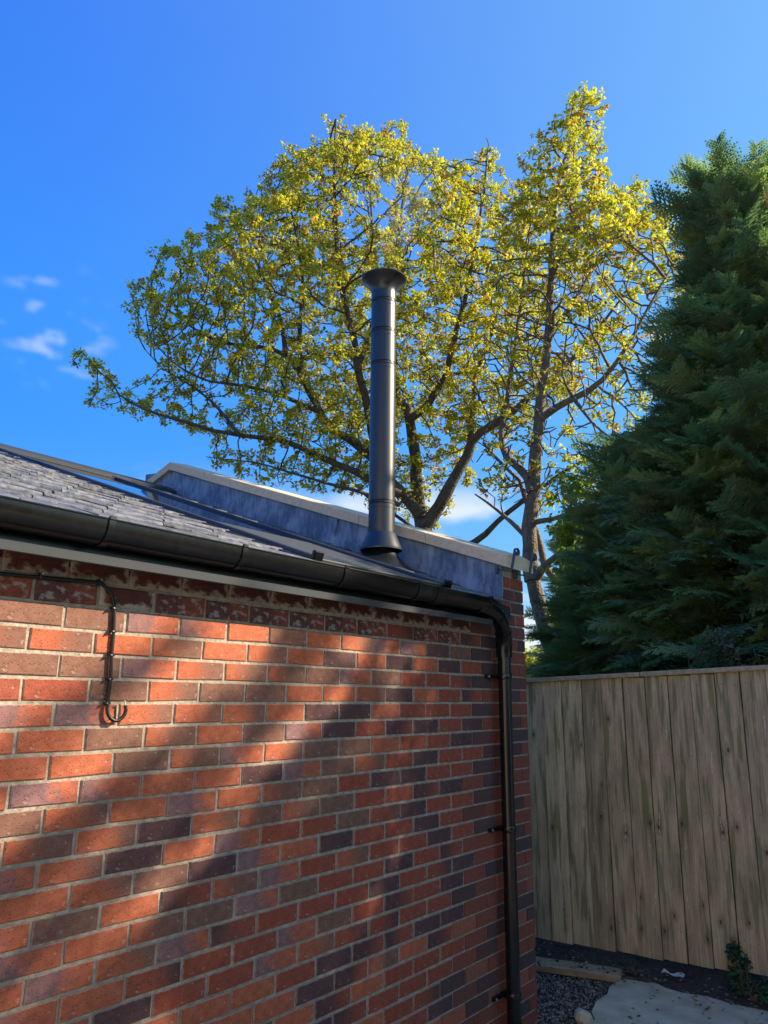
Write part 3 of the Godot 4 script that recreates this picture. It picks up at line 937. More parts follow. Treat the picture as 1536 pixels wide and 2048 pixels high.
func coping(z0: float, z1: float, behind: bool) -> ArrayMesh:
	var s := Shape.new()
	var top := func(z: float) -> float: return (roof_at(z) if not behind else 2.0 * roof_at(-3.35) - roof_at(z)) + 0.212
	var x0 := 2.722
	var x1 := 3.078
	var xm := 2.90
	var t := 0.072
	var c := 0.006
	var a: float = top.call(z0)
	var b: float = top.call(z1)
	var pts := []
	for q in [[z0, a], [z1, b]]:
		pts.append([Vector3(x0, q[1], q[0]), Vector3(x0, q[1] + t - c, q[0]), Vector3(x0 + c, q[1] + t, q[0]), Vector3(xm, q[1] + t + 0.022, q[0]), Vector3(x1 - c, q[1] + t, q[0]), Vector3(x1, q[1] + t - c, q[0]), Vector3(x1, q[1], q[0])])
	for i in 7:
		var k := (i + 1) % 7
		s.quad(pts[0][i], pts[0][k], pts[1][k], pts[1][i]) if behind == false else s.quad(pts[0][i], pts[0][k], pts[1][k], pts[1][i])
	for e in 2:
		for i in range(1, 6):
			s.tri(pts[e][0], pts[e][i], pts[e][i + 1]) if e == 1 else s.tri(pts[e][0], pts[e][i + 1], pts[e][i])
	return s.mesh()


# ---------------------------------------------------------------- gutter and downpipe

func gutter_outline(grow: float, open := true) -> Array:
	var out := []
	var zc := 0.158
	var a := 0.0565 + grow
	var d := 0.074 + grow
	var top := G + 0.243
	for i in 25:
		var w := PI * i / 24.0
		out.append(Vector2(zc + a * cos(w), top - d * pow(sin(w), 0.85)))
	if open:
		for i in 25:
			var w := PI * (24 - i) / 24.0
			out.append(Vector2(zc + (a - 0.003) * cos(w), top + 0.001 - (d - 0.003) * pow(sin(w), 0.85)))
	return out


func rainwater() -> void:
	var g := thing("gutter", Vector3(0.5, G + 0.17, 0.158), "long black plastic half-round gutter along the eaves of the slate roof", "gutter")
	for run in [[-3.2, 1.80], [1.804, 2.27]]:
		var s := Shape.new()
		s.along_x(gutter_outline(0.0), run[0], run[1], true, false)
		var lip := []
		for i in 9:
			var w := TAU * i / 8.0
			lip.append(Vector2(0.158 + 0.0565 + 0.003 * cos(-w), G + 0.243 + 0.0035 * sin(-w)))
		s.along_x(lip, run[0], run[1], true, false)
		part(g, "channel", s.mesh(), M.dusty_plastic)
	for x in [-1.1, -0.56, 0.0, 0.535, 1.09, 1.62]:
		var s := Shape.new()
		s.along_x(gutter_outline(0.0045), x - 0.011, x + 0.011)
		s.box(Transform3D(Basis(), Vector3(x, G + 0.246, 0.2165)), Vector3(0.022, 0.012, 0.012), 0.002)
		part(g, "bracket", s.mesh(), M.black_plastic)
	for x in [1.802]:
		var s := Shape.new()
		s.along_x(gutter_outline(0.0035), x - 0.035, x + 0.035)
		part(g, "joint", s.mesh(), M.black_plastic)
	var stop := Shape.new()
	stop.along_x(gutter_outline(0.004, false), 2.265, 2.282)
	stop.box(Transform3D(Basis(), Vector3(2.274, G + 0.247, 0.158)), Vector3(0.03, 0.012, 0.12), 0.002)
	part(g, "end_cap", stop.mesh(), M.black_plastic)

	var p := thing("downpipe", Vector3(2.655, 0.0, 0.065), "black plastic downpipe with a swan-neck bend at the corner of the brick wall", "downpipe")
	var neck := Shape.new()
	var way := [Vector3(2.20, G + 0.205, 0.160), Vector3(2.28, G + 0.203, 0.158), Vector3(2.38, G + 0.190, 0.150), Vector3(2.47, G + 0.167, 0.130), Vector3(2.55, G + 0.136, 0.106), Vector3(2.61, G + 0.096, 0.086), Vector3(2.642, G + 0.050, 0.072), Vector3(2.653, G + 0.0, 0.066), Vector3(2.655, G - 0.045, 0.064)]
	var fine := []
	var curve := Curve3D.new()
	for q in way:
		curve.add_point(q)
	for i in way.size():
		var d: Vector3 = (way[mini(i + 1, way.size() - 1)] - way[maxi(i - 1, 0)]) / 5.0
		curve.set_point_in(i, -d)
		curve.set_point_out(i, d)
	var full := curve.get_baked_length()
	for i in 31:
		fine.append(curve.sample_baked(full * i / 30.0, true))
	var radii := []
	for i in 31:
		radii.append(0.043 if i < 24 else 0.0465)
	neck.tube(fine, radii, 32)
	part(p, "swan_neck", neck.mesh(), M.black_plastic)
	for f in [0.45, 0.76, 0.83]:
		var ring := Shape.new()
		var c: Vector3 = curve.sample_baked(full * f, true)
		var d: Vector3 = (curve.sample_baked(full * f + 0.01, true) - c).normalized()
		ring.tube([c - d * 0.006, c - d * 0.004, c + d * 0.004, c + d * 0.006], [0.044, 0.0485, 0.0485, 0.044], 32)
		part(p, "socket_ring", ring.mesh(), M.black_plastic)
	var pipe := Shape.new()
	pipe.tube([Vector3(2.655, G - 0.02, 0.064), Vector3(2.655, G - 0.5, 0.064), Vector3(2.655, 0.0, 0.064)], [0.037, 0.037, 0.037], 40)
	part(p, "pipe", pipe.mesh(), M.black_plastic)
	for y in [-0.155, -0.965, -1.775]:
		var s := Shape.new()
		s.lathe([[0.036, -0.016], [0.0405, -0.016], [0.0420, -0.012], [0.0420, 0.012], [0.0405, 0.016], [0.036, 0.016]], Vector3(2.655, G + y, 0.064), 40)
		s.box(Transform3D(Basis(), Vector3(2.655, G + y, 0.018)), Vector3(0.055, 0.022, 0.036), 0.002)
		for x in [2.580, 2.730]:
			s.box(Transform3D(Basis(), Vector3(x, G + y, 0.012)), Vector3(0.085, 0.020, 0.022), 0.003)
		var c := part(p, "pipe_clip", s.mesh(), M.black_plastic)
		var n := Shape.new()
		n.box(Transform3D(Basis(), Vector3(2.552, G + y, 0.025)), Vector3(0.012, 0.012, 0.006), 0.002)
		part(c, "screw_head", n.mesh(), M.nail_head)


# ---------------------------------------------------------------- flue, roof window

func flue() -> void:
	var x := 2.537
	var z := -0.747
	var foot := Vector3(x, G, z)
	var f := thing("flue_pipe", Vector3(x, roof_at(z), z), "tall black metal stove flue with a flared cowl rising from the roof", "flue")
	# rubber and lead cone that dresses the pipe to the slope
	var skirt := Shape.new()
	var rings := 10
	var sides := 56
	var at := func(i: int, k: int) -> Vector3:
		var u := float(i) / rings
		var w := TAU * k / sides
		var r := lerpf(0.090, 0.205, pow(u, 2.4))
		var p := Vector3(x + cos(w) * r, 0, z + sin(w) * r * lerpf(1.0, 1.12, u))
		var top := G + 0.70
		p.y = lerpf(top, roof_at(p.z) + 0.012, pow(u, 0.62))
		return p
	for i in rings:
		for k in sides:
			var j := (k + 1) % sides
			var pts := [at.call(i, k), at.call(i, j), at.call(i + 1, j), at.call(i + 1, k)]
			var nn := []
			for q in [[i, k], [i, j], [i + 1, j], [i + 1, k]]:
				var u: Vector3 = at.call(mini(q[0] + 1, rings), q[1]) - at.call(maxi(q[0] - 1, 0), q[1])
				var t: Vector3 = at.call(q[0], (q[1] + 1) % sides) - at.call(q[0], (q[1] - 1 + sides) % sides)
				var m := u.cross(t).normalized()
				nn.append(m if m.dot(at.call(q[0], q[1]) - Vector3(x, at.call(q[0], q[1]).y - 0.02, z)) > 0 else -m)
			skirt.quad_n(pts[3], pts[2], pts[1], pts[0], nn[3], nn[2], nn[1], nn[0])
	part(f, "roof_cone", skirt.mesh(), M.rubber)
	var plate := Shape.new()
	plate.box(Transform3D(Basis.from_euler(Vector3(atan(PITCH), 0, 0)), Vector3(x - 0.02, roof_at(z) + 0.012, z)), Vector3(0.42, 0.006, 0.50), 0.002)
	part(f, "base_plate", plate.mesh(), M.rubber)
	var collar := Shape.new()
	collar.lathe([[0.131, 0.645], [0.136, 0.645], [0.1365, 0.655], [0.128, 0.672], [0.095, 0.752], [0.0895, 0.760], [0.086, 0.760]], foot, 64)
	part(f, "storm_collar", collar.mesh(), M.flue_enamel)
	var r := 0.0865
	var levels := [0.64, 0.968, 1.945, 2.190, 2.418, 2.50]
	for i in levels.size() - 1:
		var s := Shape.new()
		var a: float = levels[i]
		var b: float = levels[i + 1]
		s.lathe([[r, a + 0.004], [r, b - 0.050], [r + 0.0012, b - 0.048], [r + 0.0012, b - 0.036], [r, b - 0.034], [r, b - 0.006]] if i < 4 else [[r, a + 0.004], [r, b]], foot, 64)
		var o := part(f, "pipe_section", s.mesh(), M.flue_enamel)
		if i < 4:
			var band := Shape.new()
			band.lathe([[r - 0.004, b - 0.008], [r - 0.003, b - 0.006], [r - 0.003, b + 0.004], [r - 0.004, b + 0.006]], foot, 64)
			band.lathe([[r, b - 0.022], [r + 0.0022, b - 0.018], [r + 0.0022, b - 0.012], [r, b - 0.008]], foot, 64)
			part(o, "locking_band", band.mesh(), M.flue_seam)
	var cowl := Shape.new()
	var curve := []
	for i in 15:
		var u := i / 14.0
		curve.append([lerpf(r, 0.158, pow(u, 1.9)), 2.475 + 0.110 * u])
	curve.append([0.1605, 2.589])
	curve.append([0.1595, 2.593])
	curve.append([0.150, 2.591])
	curve.append([0.080, 2.55])
	curve.append([0.076, 2.50])
	cowl.lathe(curve, foot, 72)
	part(f, "cowl", cowl.mesh(), M.flue_enamel)
	var m := FogMaterial.new()
	m.resource_name = "smoke"
	m.albedo = Color(0.9, 0.93, 1.0)
	m.density = 0.085
	var n := 0
	for a in [[Vector3(0.02, 2.78, 0.0), Vector3(0.20, 0.34, 0.20), 0.1], [Vector3(0.06, 3.02, 0.05), Vector3(0.34, 0.42, 0.30), -0.3], [Vector3(0.13, 3.26, 0.10), Vector3(0.52, 0.48, 0.46), -0.5]]:
		var fog := FogVolume.new()
		fog.name = numbered("smoke_wisp")
		fog.shape = RenderingServer.FOG_VOLUME_SHAPE_ELLIPSOID
		fog.size = a[1]
		fog.material = m
		fog.position = foot + a[0]
		fog.rotation.z = a[2]
		fog.set_meta("kind", "stuff")
		describe(fog, ["thin smoke just above the cowl of the black flue", "faint smoke drifting up from the flue, middle wisp", "faintest smoke highest above the black flue"][n], "smoke")
		add_child(fog)
		n += 1


func roof_window() -> void:
	var w := thing("roof_window", Vector3(1.58, roof_at(-1.6), -1.6), "long dark-framed glazed rooflight running from eaves to ridge between the slates", "roof window")
	var lie := atan(PITCH)
	var tilt := Basis.from_euler(Vector3(lie, 0, 0))
	var z0 := 0.06
	var z1 := -3.14
	var mid := (z0 + z1) / 2.0
	var long := (z0 - z1) / cos(lie)
	for x in [1.062, 2.058]:
		var s := Shape.new()
		s.box(Transform3D(tilt, Vector3(x, roof_at(mid) + 0.009, mid)), Vector3(0.052, 0.040, long), 0.004)
		part(w, "side_bar", s.mesh(), M.window_frame)
	var flashing := Shape.new()
	for x in [1.02, 2.10]:
		flashing.box(Transform3D(tilt, Vector3(x, roof_at(mid) + 0.004, mid)), Vector3(0.036, 0.012, long), 0.003)
	part(w, "flashing", flashing.mesh(), M.window_frame)
	for z in [z0 - 0.02, z1 + 0.03]:
		var s := Shape.new()
		s.box(Transform3D(tilt, Vector3(1.56, roof_at(z) + 0.004, z)), Vector3(0.942, 0.034, 0.05), 0.004)
		part(w, "end_rail", s.mesh(), M.window_frame)
	for x in [1.062, 2.058]:
		var s := Shape.new()
		s.box(Transform3D(tilt, Vector3(x, roof_at(z0) + 0.018, z0 + 0.012)), Vector3(0.060, 0.060, 0.022), 0.005)
		part(w, "bar_end", s.mesh(), M.black_plastic)
	for q in [[0.012, -0.90], [-0.908, -2.00], [-2.008, -3.08]]:
		var s := Shape.new()
		var zm: float = (q[0] + q[1]) / 2.0
		s.box(Transform3D(tilt, Vector3(1.56, roof_at(zm) + 0.008, zm)), Vector3(0.940, 0.008, (q[0] - q[1]) / cos(lie)), 0.001)
		part(w, "pane", s.mesh(), M.glass if q[0] < -0.5 else M.dusty_glass)


# ---------------------------------------------------------------- cable, scrolls

func cable() -> void:
	var c := thing("cable", Vector3(0.17, G - 0.1, 0.008), "thin black cable clipped to the brick wall, ending in an upturned hook", "cable")
	var way := [Vector3(-1.4, 0.060, 0.007), Vector3(-0.6, 0.061, 0.007), Vector3(-0.215, 0.067, 0.007), Vector3(-0.05, 0.073, 0.008), Vector3(0.085, 0.078, 0.009), Vector3(0.118, 0.072, 0.010), Vector3(0.145, 0.050, 0.010), Vector3(0.160, 0.022, 0.009), Vector3(0.166, 0.0, 0.008), Vector3(0.171, -0.07, 0.008), Vector3(0.171, -0.15, 0.009), Vector3(0.174, -0.22, 0.009), Vector3(0.172, -0.295, 0.010), Vector3(0.171, -0.325, 0.013), Vector3(0.181, -0.347, 0.016), Vector3(0.202, -0.357, 0.018), Vector3(0.223, -0.347, 0.020), Vector3(0.234, -0.328, 0.021), Vector3(0.230, -0.308, 0.020)]
	var curve := Curve3D.new()
	for i in way.size():
		var d: Vector3 = (way[mini(i + 1, way.size() - 1)] - way[maxi(i - 1, 0)]) / 6.0
		curve.add_point(way[i] + Vector3(0, G, 0), -d, d)
	var pts := []
	var radii := []
	for i in 141:
		pts.append(curve.sample_baked(curve.get_baked_length() * i / 140.0, true))
		radii.append(0.0060)
	var s := Shape.new()
	s.tube(pts, radii, 12)
	part(c, "sheath", s.mesh(), M.cable_sheath)
	var tip := Shape.new()
	var e: Vector3 = pts[140]
	for k in 2:
		var o := Vector3(0.002 * cos(k * 2.1), 0, 0.003 * sin(k * 2.1))
		tip.tube([e + o * 0.5, e + o + Vector3(-0.002, 0.008, 0), e + o * 2.0 + Vector3(-0.006, 0.014, 0.001)], [0.0022, 0.0022, 0.0018], 7)
	part(c, "bare_wires", tip.mesh(), M.bare_end)
	for q in [[-0.098, 0.071, 0.0], [0.098, 0.077, -0.3], [0.166, 0.001, 1.57], [0.171, -0.074, 1.57], [0.172, -0.150, 1.57], [0.174, -0.226, 1.57], [0.172, -0.301, 1.57]]:
		var k := Shape.new()
		var turn := Basis.from_euler(Vector3(0, 0, q[2]))
		var p := Vector3(q[0], G + q[1], 0.009)
		k.box(Transform3D(turn, p), Vector3(0.007, 0.016, 0.016), 0.002)
		k.box(Transform3D(turn, p + turn * Vector3(0, 0.010, 0.001)), Vector3(0.008, 0.009, 0.018), 0.002)
		var o := part(c, "cable_clip", k.mesh(), M.cable_sheath)
		var n := Shape.new()
		n.tube([p + turn * Vector3(0, 0.010, 0.004), p + turn * Vector3(0, 0.010, 0.015), p + turn * Vector3(0, 0.010, 0.016)], [0.0025, 0.0025, 0.0022], 8)
		part(o, "nail", n.mesh(), M.nail_head)


func scroll_brackets() -> void:
	var n := 0
	for x in [2.745, 2.972]:
		var t := thing("scroll_bracket", Vector3(x, G + 0.46, 0.075), ["grey iron scroll hook at the inner end of the stone coping", "grey iron scroll hook at the outer corner of the stone coping, nearest the tree"][n], "bracket", "iron scrolls at the end of the coping")
		var s := Shape.new()
		var path := [Vector3(-0.06, 0.012, -0.05), Vector3(-0.025, 0.004, -0.010), Vector3(0.0, 0.008, 0.0), Vector3(0.012, 0.03, 0.004), Vector3(0.040, 0.115, 0.006)]
		for i in 15:
			var a := PI * 0.80 - i * 0.42
			var r := 0.030 - 0.0012 * i
			path.append(Vector3(0.074 + r * cos(a), 0.128 + r * sin(a) * 0.9, 0.006))
		var w := 0.011
		for i in path.size() - 1:
			var a: Vector3 = path[i] + t.position
			var b: Vector3 = path[i + 1] + t.position
			var d := (b - a).normalized()
			var side := Vector3(0, 0, 1)
			var up := side.cross(d).normalized()
			s.box(Transform3D(Basis(d, up, d.cross(up)), (a + b) / 2.0), Vector3((b - a).length() + 0.002, 0.005, w * 1.6), 0.001)
		part(t, "scroll", s.mesh(), M.iron)
		var plate := Shape.new()
		plate.box(Transform3D(Basis(), t.position + Vector3(-0.055, 0.010, -0.062)), Vector3(0.03, 0.05, 0.014), 0.002)
		part(t, "fixing_plate", plate.mesh(), M.iron)
		n += 1


# ---------------------------------------------------------------- fence and the yard

func fence() -> void:
	var f := thing("board_fence", Vector3(4.12, 0.0, 0.3), "weathered close-board timber fence, upright boards with a flat capping rail", "fence")
	var slope := 0.042
	var made := {}
	var z := -2.30
	var i := 0
	while z < 3.4:
		var wide := 0.1495
		var v := (i * 4 + i / 9) % 9
		var key := "%d" % (i % 4)
		if not made.has(key):
			var s := Shape.new()
			var hw := wide / 2.0
			var hh := 0.885
			var th := 0.011
			var c := 0.003
			var bow := 0.0025 * (i % 3)
			var flip := 0.0 if i % 4 < 2 else 1.0
			var turn := 0.5 if i % 4 < 2 else -0.5
			# the face towards the yard (minus x), chamfered, slightly cupped
			var a := [Vector3(0, -hh, -hw + c), Vector3(-bow, -hh, 0), Vector3(0, -hh, hw - c)]
			var b := [Vector3(0, hh, -hw + c), Vector3(-bow, hh, 0), Vector3(0, hh, hw - c)]
			for k in 2:
				s.quad(a[k] - Vector3(th, 0, 0), a[k + 1] - Vector3(th, 0, 0), b[k + 1] - Vector3(th, 0, 0), b[k] - Vector3(th, 0, 0), Vector2(flip + k * turn, 1), Vector2(flip + (k + 1) * turn, 1), Vector2(flip + (k + 1) * turn, 0), Vector2(flip + k * turn, 0))
			for e in [-1.0, 1.0]:
				var p0 := Vector3(-th, -hh, e * (hw - c))
				var p1 := Vector3(-th + c, -hh, e * hw)
				var p2 := Vector3(th, -hh, e * hw)
				var up := Vector3(0, 2 * hh, 0)
				s.quad(p0, p1, p1 + up, p0 + up, Vector2(0, 1), Vector2(0.03, 1), Vector2(0.03, 0), Vector2(0, 0))
				s.quad(p1, p2, p2 + up, p1 + up, Vector2(0, 1), Vector2(0.06, 1), Vector2(0.06, 0), Vector2(0, 0))
			s.quad(Vector3(th, -hh, hw), Vector3(th, -hh, -hw), Vector3(th, hh, -hw), Vector3(th, hh, hw))
			s.quad(Vector3(-th, -hh, -hw), Vector3(-th, -hh, hw), Vector3(th, -hh, hw), Vector3(th, -hh, -hw), Vector2(0, 0), Vector2(1, 0), Vector2(1, 0.02), Vector2(0, 0.02))
			made[key] = s.mesh()
		var mid := z + wide / 2.0
		var y := 1.003 + slope * (mid + 0.45)
		var o := piece(f, "board", made[key], M["board_%d" % v], Transform3D(Basis.from_euler(Vector3(rng.randf_range(-0.004, 0.004), rng.randf_range(-0.015, 0.015), 0)), Vector3(rng.randf_range(-0.006, 0.006), y + rng.randf_range(-0.006, 0.004), mid) - f.position + Vector3(4.12, 0, 0)))
		z += wide + rng.randf_range(0.003, 0.009)
		i += 1
	var run := Basis.from_euler(Vector3(-slope, 0, 0))
	for c in [[-2.3, 0.32], [0.324, 3.4]]:
		var s := Shape.new()
		var m: float = (c[0] + c[1]) / 2.0
		s.box(Transform3D(run, Vector3(4.118, 1.903 + slope * (m + 0.45), m)), Vector3(0.062, 0.032, (c[1] - c[0])), 0.004)
		part(f, "capping_rail", s.mesh(), M.old_wood)
	for q in [0.36, 0.95, 1.62]:
		var s := Shape.new()
		s.box(Transform3D(run, Vector3(4.155, q + slope, 0.55)), Vector3(0.045, 0.07, 5.7), 0.003)
		part(f, "back_rail", s.mesh(), M.old_wood)


func yard() -> void:
	var t := thing("timber_plank", Vector3(3.74, 0.0, -0.42), "short thick weathered timber plank lying on the ground by the fence", "plank")
	var s := Shape.new()
	var dir := Vector3(0.27, 0, 1.0).normalized()
	var b := Basis(dir.cross(Vector3.UP).normalized() * -1.0, Vector3.UP, dir)
	s.box(Transform3D(b, Vector3(3.80, 0.055, -0.38)), Vector3(0.155, 0.045, 1.06), 0.006)
	part(t, "plank", s.mesh(), M.timber)
	var bits := Shape.new()
	for i in 12:
		var q := Vector3(3.80, 0.080, -0.38) + b * Vector3(rng.randf_range(-0.07, 0.07), 0, rng.randf_range(-0.25, 0.5))
		bits.box(Transform3D(Basis.from_euler(Vector3(rng.randf(), rng.randf() * 6, rng.randf())), q), Vector3(rng.randf_range(0.01, 0.04), 0.006, 0.012))
	part(t, "crumbs_of_soil", bits.mesh(), M.soil)
	var paper := thing("paper_scrap", Vector3(4.03, 0.10, 0.42), "torn scrap of white paper on the soil at the foot of the fence", "paper")
	var p := Shape.new()
	var prev := []
	for i in 7:
		var u := i / 6.0
		prev.append([Vector3(4.005 + 0.012 * sin(u * 5.0), 0.104 + 0.006 * sin(u * 9.0), 0.36 + 0.14 * u), Vector3(4.035 + 0.014 * cos(u * 7.0), 0.112 + 0.007 * cos(u * 8.0), 0.365 + 0.13 * u)])
	for i in 6:
		p.quad(prev[i][0], prev[i + 1][0], prev[i + 1][1], prev[i][1])
		p.quad(prev[i][0] - Vector3(0, 0.001, 0), prev[i][1] - Vector3(0, 0.001, 0), prev[i + 1][1] - Vector3(0, 0.001, 0), prev[i + 1][0] - Vector3(0, 0.001, 0))
	part(paper, "sheet", p.mesh(), M.paper)
	var twig := thing("twig", Vector3(3.9, 0.05, 0.2), "thin bent twig lying on the edge of the concrete slab", "twig")
	var w := Shape.new()
	w.tube([Vector3(3.86, 0.052, 0.115), Vector3(3.93, 0.058, 0.17), Vector3(3.96, 0.056, 0.25), Vector3(3.965, 0.052, 0.33)], [0.005, 0.005, 0.004, 0.002], 6)
	part(twig, "stick", w.mesh(), M.bark)
	var rubble := thing("rubble_lump", Vector3(3.2, 0.0, 0.20), "broken lump of concrete at the chipped edge of the slab", "rubble")
	var l := Shape.new()
	l.box(Transform3D(Basis.from_euler(Vector3(0.3, 0.5, -0.2)), Vector3(3.19, 0.045, 0.20)), Vector3(0.12, 0.07, 0.09), 0.018)
	part(rubble, "lump", l.mesh(), M.concrete)
	# fallen leaves and crumbs under the fence and on the slab
	var leaf := Shape.new()
	leaf.tri(Vector3(-0.5, 0, 0), Vector3(0, 0.12, 0.4), Vector3(0.6, 0, 0))
	leaf.tri(Vector3(-0.5, 0, 0), Vector3(0.6, 0, 0), Vector3(0, 0.15, -0.4))
	var places := []
	var tints := []
	for i in 900:
		var on_slab := i % 4 == 0
		var q := Vector3(rng.randf_range(2.9, 4.0), 0.049, rng.randf_range(0.25, 2.4)) if on_slab else Vector3(rng.randf_range(3.70, 4.1), rng.randf_range(0.05, 0.12), rng.randf_range(-1.2, 2.2))
		places.append(Transform3D(Basis.from_euler(Vector3(rng.randf_range(-0.4, 0.4), rng.randf() * TAU, rng.randf_range(-0.4, 0.4))) * rng.randf_range(0.006, 0.030), q))
		var g := rng.randf_range(0.03, 0.22)
		tints.append(Color(g * 1.35, g, g * 0.55))
	var litter := many(self, "leaf_litter", leaf.mesh(), M.gravel, places, tints)
	litter.set_meta("kind", "stuff")
	describe(litter, "dead leaves and crumbs along the foot of the fence", "leaf litter")


# ---------------------------------------------------------------- broad-leaved trees

func resample(points: Array, step: float) -> Array:
	var c := Curve3D.new()
	for i in points.size():
		var d: Vector3 = (points[mini(i + 1, points.size() - 1)] - points[maxi(i - 1, 0)]) / 6.0
		c.add_point(points[i], -d, d)
	var l := c.get_baked_length()
	var n := maxi(2, int(l / step))
	var out := []
	for i in n + 1:
		out.append(c.sample_baked(l * i / n, true))
	return out


# twigs grow from the limbs towards points scattered through the crown; returns [positions, parents, tips below each node, first grown node]
func grow(limbs: Array, crown: Array, depth: float, number: int, thick: float, sd: int, thin_below: float, kill: float) -> Array:
	var r := RandomNumberGenerator.new()
	r.seed = sd
	var poly := PackedVector2Array(crown)
	var lo := poly[0]
	var hi := poly[0]
	for p in poly:
		lo = lo.min(p)
		hi = hi.max(p)
	var pos := []
	var parent := []
	for l in limbs:
		var pts := resample(l[2], 0.22)
		for i in pts.size():
			if i * 3 < pts.size() and l[0] > 0.1:
				continue                                  # the lower thirds of thick limbs stay bare
			pos.append(pts[i])
			parent.append(-1)
	var first := pos.size()
	var goals := []
	var clumps := noise(0.55, sd, FastNoiseLite.TYPE_SIMPLEX_SMOOTH, 2)
	var tries := 0
	while goals.size() < number and tries < number * 60:
		tries += 1
		var q := Vector2(r.randf_range(lo.x, hi.x), r.randf_range(lo.y, hi.y))
		if not Geometry2D.is_point_in_polygon(q, poly):
			continue
		if q.y < thin_below and r.randf() > 0.75:
			continue
		var near := 9.0
		for i in poly.size():
			near = minf(near, q.distance_to(Geometry2D.get_closest_point_to_segment(q, poly[i], poly[(i + 1) % poly.size()])))
		var half := clampf(near * 1.25, 0.2, thick)
		var t := r.randf_range(-half, half)
		if clumps.get_noise_3d(q.x, q.y, t) < 0.04 and r.randf() < 0.84:
			continue                                      # gaps between the sprays of leaves
		goals.append(Vector3(EYE.x, 0, EYE.z) + ACROSS * q.x + AHEAD * (depth + t) + Vector3.UP * q.y)
	var cell := 1.5
	var grid := {}
	for i in goals.size():
		var k := Vector3i((goals[i] / cell).floor())
		if not grid.has(k):
			grid[k] = []
		grid[k].append(i)
	var best := []
	var best_d := []
	best.resize(goals.size())
	best.fill(-1)
	best_d.resize(goals.size())
	best_d.fill(1e9)
	var fresh := range(0, pos.size())
	var step := 0.145
	var children := {}
	for turn in 60:
		for n in fresh:
			var p: Vector3 = pos[n]
			var k := Vector3i((p / cell).floor())
			for dx in [-1, 0, 1]:
				for dy in [-1, 0, 1]:
					for dz in [-1, 0, 1]:
						var list = grid.get(k + Vector3i(dx, dy, dz))
						if list == null:
							continue
						for g in list:
							var dd: float = p.distance_squared_to(goals[g])
							if dd < best_d[g]:
								best_d[g] = dd
								best[g] = n
		var pull := {}
		for g in goals.size():
			if best[g] >= 0 and best_d[g] < 1e8:
				if best_d[g] < kill:
					best_d[g] = -1.0
					best[g] = -2
				else:
					if not pull.has(best[g]):
						pull[best[g]] = []
					pull[best[g]].append((goals[g] - pos[best[g]]).normalized())
		fresh = []
		for n in pull:
			var list: Array = pull[n]
			var d := Vector3.ZERO
			for v in list:
				d += v
			d = d.normalized()
			if n < first or children.get(n, 0) > 0:
				d = (d * 0.4 + list[r.randi_range(0, list.size() - 1)]).normalized()
			if n >= first:
				d = (d + 0.45 * (pos[n] - pos[parent[n]]).normalized()).normalized()
			d = (d + Vector3(r.randf() - 0.5, r.randf() - 0.35, r.randf() - 0.5) * 0.55).normalized()
			var q: Vector3 = pos[n] + d * step
			var c: int = children.get(n, 0)
			if c >= 7:
				continue
			children[n] = c + 1
			fresh.append(pos.size())
			pos.append(q)
			parent.append(n)
		if fresh.is_empty():
			break
	var tips := []
	tips.resize(pos.size())
	tips.fill(0)
	for i in range(pos.size() - 1, first - 1, -1):
		if tips[i] == 0:
			tips[i] = 1
		if parent[i] >= 0:
			tips[parent[i]] += tips[i]
	return [pos, parent, tips, first]


func leaf_cluster(leaves: int, size: float, sd: int) -> ArrayMesh:
	var r := RandomNumberGenerator.new()
	r.seed = sd
	var s := Shape.new()
	for i in leaves:
		var a := TAU * i / leaves * 1.618 * 2.0
		var lift := r.randf_range(-0.5, 0.75)
		var d := Vector3(cos(a) * cos(lift), sin(lift), sin(a) * cos(lift))
		var side := d.cross(Vector3.UP).normalized().rotated(d, r.randf_range(-0.7, 0.7))
		var up := side.cross(d)
		var l := size * r.randf_range(0.7, 1.15)
		var o := d * size * 0.10
		var m := o + d * l * 0.55 + up * l * 0.10
		var e := o + d * l - up * l * 0.22
		var wl := l * 0.27
		s.tri(o, m + side * wl - up * wl * 0.25, m)
		s.tri(m + side * wl - up * wl * 0.25, e, m)
		s.tri(o, m, m - side * wl - up * wl * 0.25)
		s.tri(m, e, m - side * wl - up * wl * 0.25)
	return s.mesh()


